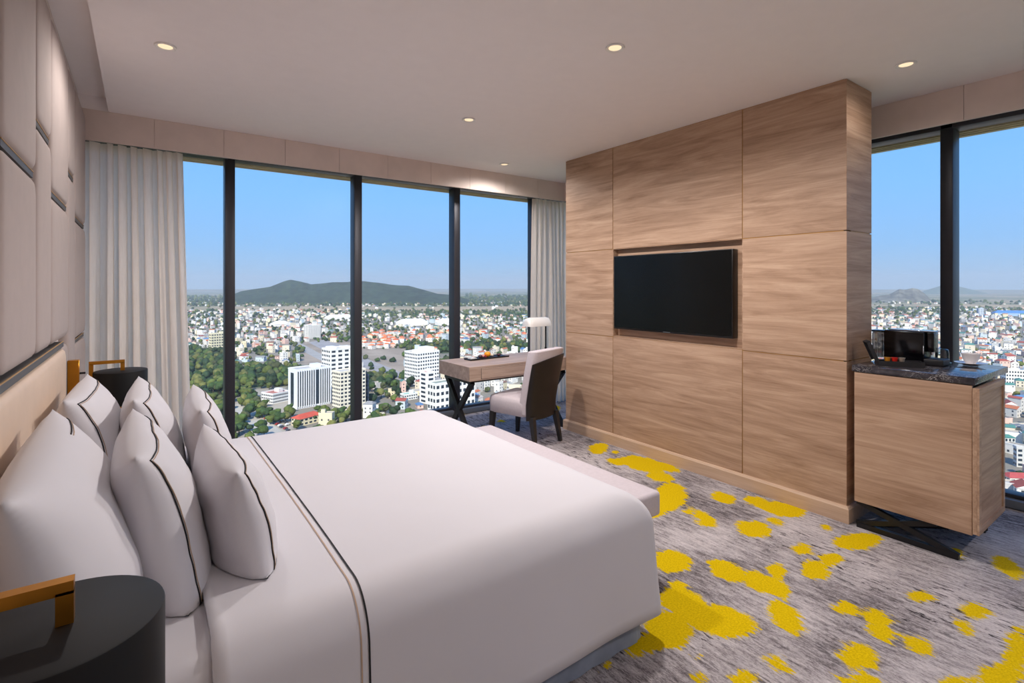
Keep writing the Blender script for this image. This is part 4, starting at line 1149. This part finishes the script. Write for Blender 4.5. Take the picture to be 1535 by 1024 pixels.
# --- scatter houses and trees
rs = random.Random(11)
houses = []; trees = []
def scatter(a0, a1, d0, d1):
    d = d0; road_ = None
    while d < d1:
        s = 12.5 + d*.0085; n = max(1, int(R(a1-a0)*d/s))
        for k in range(n):
            a = R(a0) + R(a1-a0)*(k + rs.uniform(.1, .9))/n; q = d + rs.uniform(-.4, .4)*s
            x, y = math.sin(a)*q, math.cos(a)*q; u, v, dep = pix((x, y, GZ))
            ph, pt, zn = zone(u, v); f = rs.random()
            if not clear(x, y, 5): continue
            if f < ph:
                houses.append((x, y, u, v, dep, zn))
                if rs.random() < .55:
                    xx, yy = x + rs.choice((-1, 1))*s*.5, y + rs.choice((-1, 1))*s*.5
                    u2, v2, d2 = pix((xx, yy, GZ)); trees.append((xx, yy, u2, v2, d2, 'yard'))
            elif f < ph + pt: trees.append((x, y, u, v, dep, zn))
            if zn == 'wood' or (pt > .4 and rs.random() < .5):
                for _ in range(2 if dep < 900 else 1):
                    xx, yy = x + rs.uniform(-.5, .5)*s, y + rs.uniform(-.5, .5)*s
                    u2, v2, d2 = pix((xx, yy, GZ)); trees.append((xx, yy, u2, v2, d2, zn))
        d += s*(1.0 if d < 1500 else 1.25)
scatter(-8, 50, 300, 6500)
scatter(63, 92, 230, 5200)
for k in range(26):                                     # street trees beside the parked cars
    u = 358 + 40*k/25 + rs.uniform(-5, 5); v = 588 + 38*k/25 + rs.uniform(-4, 4); q = onz(u, v, GZ); uu, vv_, d = pix(q); trees.append((q.x, q.y, u, v, d, 'lot'))
for u, v in ((412,625),(420,629),(405,631),(428,628),(436,622),(470,627),(480,622),(489,619),(494,624),(476,613)):
    q = onz(u, v+6, GZ); trees.append((q.x, q.y, u, v+6, pix(q)[2], 'lot'))

houses.sort(key=lambda h: h[4]); trees.sort(key=lambda h: h[4])
def place(V, x, y, rz, s=1):
    c, n = math.cos(rz)*s, math.sin(rz)*s
    return [(x + a*c - b*n, y + a*n + b*c, GZ + z*s) for a, b, z in V]
NROOF = {'flat': 'flat grey roof', 'white': 'flat white roof', 'grey': 'grey metal roof', 'red': 'dark red roof', 'terracotta': 'terracotta roof', 'teal': 'teal green roof', 'blue': 'blue roof', 'brown': 'brown roof'}
SV, SF, SCc = [], [], []
n_ind = 0
for (x, y, u, v, dep, zn) in houses:
    far = max(1.0, dep/1500)
    W, Rf, Wn, kind, wc, dims = house_geo(rs, zn == 'orange', min(1.35, far))
    rz = rs.choice([.35, .35+math.pi/2, -.2, .9]) + rs.uniform(-.08, .08)
    vis = in_view(u, v) and dep*0+v - dims[2]*F/dep < 640
    if vis and n_ind < 285:
        n_ind += 1
        side = 'right window' if u > 1000 else 'desk window'
        lab = 'small town house with a %s, far below through the %s' % (NROOF[kind], side)
        grp = 'town houses with a %s in the %s' % (NROOF[kind], side)
        wcol = [srgb(66, 72, 80)[:3]]*len(Wn[1])
        if dep < 520:
            root = tag(empty('town_house', (x, y, GZ), rz), lab, 'house', grp)
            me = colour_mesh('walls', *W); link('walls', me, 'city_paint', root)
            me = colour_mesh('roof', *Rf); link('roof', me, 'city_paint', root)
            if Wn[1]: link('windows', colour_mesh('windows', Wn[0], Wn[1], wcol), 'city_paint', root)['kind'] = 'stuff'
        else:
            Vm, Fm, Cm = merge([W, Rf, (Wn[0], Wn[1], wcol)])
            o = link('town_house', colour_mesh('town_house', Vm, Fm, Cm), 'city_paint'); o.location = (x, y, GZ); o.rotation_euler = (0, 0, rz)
            tag(o, lab, 'house', grp)
    else:
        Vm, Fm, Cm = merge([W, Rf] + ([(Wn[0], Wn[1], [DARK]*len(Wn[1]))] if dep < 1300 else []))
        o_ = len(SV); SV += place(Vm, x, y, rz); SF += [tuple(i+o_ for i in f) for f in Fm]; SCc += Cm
tag(link('distant_town', colour_mesh('distant_town', SV, SF, SCc), 'city_paint'), 'countless tiny houses of the town spreading to the fields', 'houses', kind='stuff')

# trees: shared meshes for the nearest, one mass for the rest
tmesh = []
for k in range(10):
    r = random.Random(100+k); V, Fq, C = [], [], []
    g0 = srgb(*GREENS[k % len(GREENS)])[:3]
    for q in range(6):
        cx, cyy, cz, rr = (r.uniform(-2.2, 2.2), r.uniform(-2.2, 2.2), r.uniform(4, 8), r.uniform(1.7, 3.0)) if q else (0, 0, 6, 3.3)
        o_ = len(V)
        for a, b_, c in ICO2[0]:
            j = 1 + .35*noise.noise(Vector((a*2+k*3, b_*2+q*5, c*2)))
            V.append((cx+a*rr*j, cyy+b_*rr*j, cz+c*rr*.85*j))
        Fq += [tuple(i+o_ for i in f) for f in ICO2[1]]; tint = r.uniform(.75, 1.25); C += [tuple(min(1, c*tint) for c in g0)]*len(ICO2[1])
    o_ = len(V); V += [(.35*math.cos(a)*s, .35*math.sin(a)*s, z) for z, s in ((0, 1), (5, .6)) for a in (0, 1.26, 2.51, 3.77, 5.03)]
    Fq += [(o_+i, o_+(i+1) % 5, o_+5+(i+1) % 5, o_+5+i) for i in range(5)]; C += [srgb(92, 78, 64)[:3]]*5
    me = colour_mesh('broadleaf_tree', V, Fq, C); smooth(me, 180); me.materials.append(MATS['foliage']); tmesh.append(me)
TV, TF, TC = [], [], []; n_t = 0
for (x, y, u, v, dep, zn) in trees:
    s = rs.uniform(.75, 1.25)*(1.15 if zn == 'wood' else (.6 if zn == 'yard' else .95))
    if in_view(u, v-6) and n_t < 220 and u < 690 and zn != 'yard':
        n_t += 1
        o = bpy.data.objects.new('broadleaf_tree', tmesh[rs.randrange(10)]); COL.objects.link(o)
        o.location = (x, y, GZ); o.rotation_euler = (0, 0, rs.uniform(0, 6)); o.scale = (s, s, s*rs.uniform(.85, 1.15))
        where = 'in the park left of the first mullion' if u < 346 else ('between the first and second mullion' if u < 537 else 'right of the second mullion')
        tag(o, 'leafy green tree far below, %s' % where, 'tree', 'trees ' + where)
    else:
        g0 = srgb(*rs.choice(GREENS))[:3]; nb = 2 if dep < 900 else 1
        for q in range(nb):
            rr = rs.uniform(2.6, 4.6)*s*max(1, dep/1400); o_ = len(TV); cx, cyy = x + rs.uniform(-2, 2)*(nb > 1), y + rs.uniform(-2, 2)*(nb > 1)
            tpl = ICO1; ph = rs.uniform(0, 9)
            for a, b_, c in tpl[0]:
                j = 1 + .3*math.sin(a*5+ph) * math.cos(b_*4+ph)
                TV.append((cx+a*rr*j, cyy+b_*rr*j, GZ+rr*.95+c*rr*.9*j))
            tint = rs.uniform(.8, 1.2); TF += [tuple(i+o_ for i in f) for f in tpl[1]]; TC += [tuple(c*tint for c in g0)]*len(tpl[1])
me = colour_mesh('distant_trees', TV, TF, TC); smooth(me, 180)
tag(link('distant_trees', me, 'foliage'), 'countless green tree crowns among the distant houses', 'trees', kind='stuff')

# parked cars
def car_mesh(paint):
    b = MB(); pr = [(-2.1, .35), (-2.1, .85), (-1.5, .95), (-1.0, 1.45), (.7, 1.45), (1.3, .95), (2.1, .8), (2.1, .35)]
    b.loft([[(x, s*.85*(.86 if z > 1 else 1), z) for x, z in pr] for s in (-1, -.5, .5, 1)]); me = b.mesh('car_body', True, 30); me.materials.append(MATS[paint]); return me
cms = [car_mesh(p) for p in ('car_paint_light', 'car_paint_dark', 'car_paint_red')]
wh = MB()
for sx in (-1.25, 1.3):
    for sy in (-.8, .8): wh.tube([(sx, sy-.1, .34), (sx, sy+.1, .34)], .34, 10)
whm = wh.mesh('wheels'); whm.materials.append(MATS['black_wood'])
CN = ['white', 'dark grey', 'red']
for k in range(18):
    u = 398 + (k % 9)*4.2 + rs.uniform(-1, 1); v = 618 + (k % 9)*2.4 + (k//9)*9 + rs.uniform(-1, 1); q = onz(u, v, GZ+.55)
    i = rs.choice([0, 0, 1, 1, 2]); c = tag(empty('parked_car', q, rs.uniform(-.2, .2)+.6), 'tiny %s car parked in the street below the trees' % CN[i], 'car', '%s cars parked in the street' % CN[i])
    link('car_body', cms[i], None, c); link('wheels', whm, None, c)
# open country beyond the land in view, a little lower
struct(MB().box(-30000, 30000, -30000, 30000, GZ-8, GZ-3).build('land', 'open_country', sm=False))['label'] = 'open country around the town'
# thin daylight haze over the town, clear of the building itself
t = NT('haze_air'); vsct = t.n('VolumeScatter'); vsct.inputs['Color'].default_value = (.90, .95, 1, 1); vsct.inputs['Density'].default_value = 0.85e-4; vsct.inputs['Anisotropy'].default_value = .1
t.l(vsct.outputs[0], t.out.inputs['Volume'])
hzb = MB(); a_, b_ = 45, 14000; z0, z1 = GZ+.2, 260
sq = lambda r, z: [(-r, -r, z), (r, -r, z), (r, r, z), (-r, r, z)]
hzb.loft([sq(a_, z0), sq(b_, z0), sq(b_, z1), sq(a_, z1), sq(a_, z0)], False, False)
hz = hzb.build('haze', 'haze_air', sm=False); tag(hz, 'thin pale blue haze hanging over the distant town', 'haze', kind='stuff')
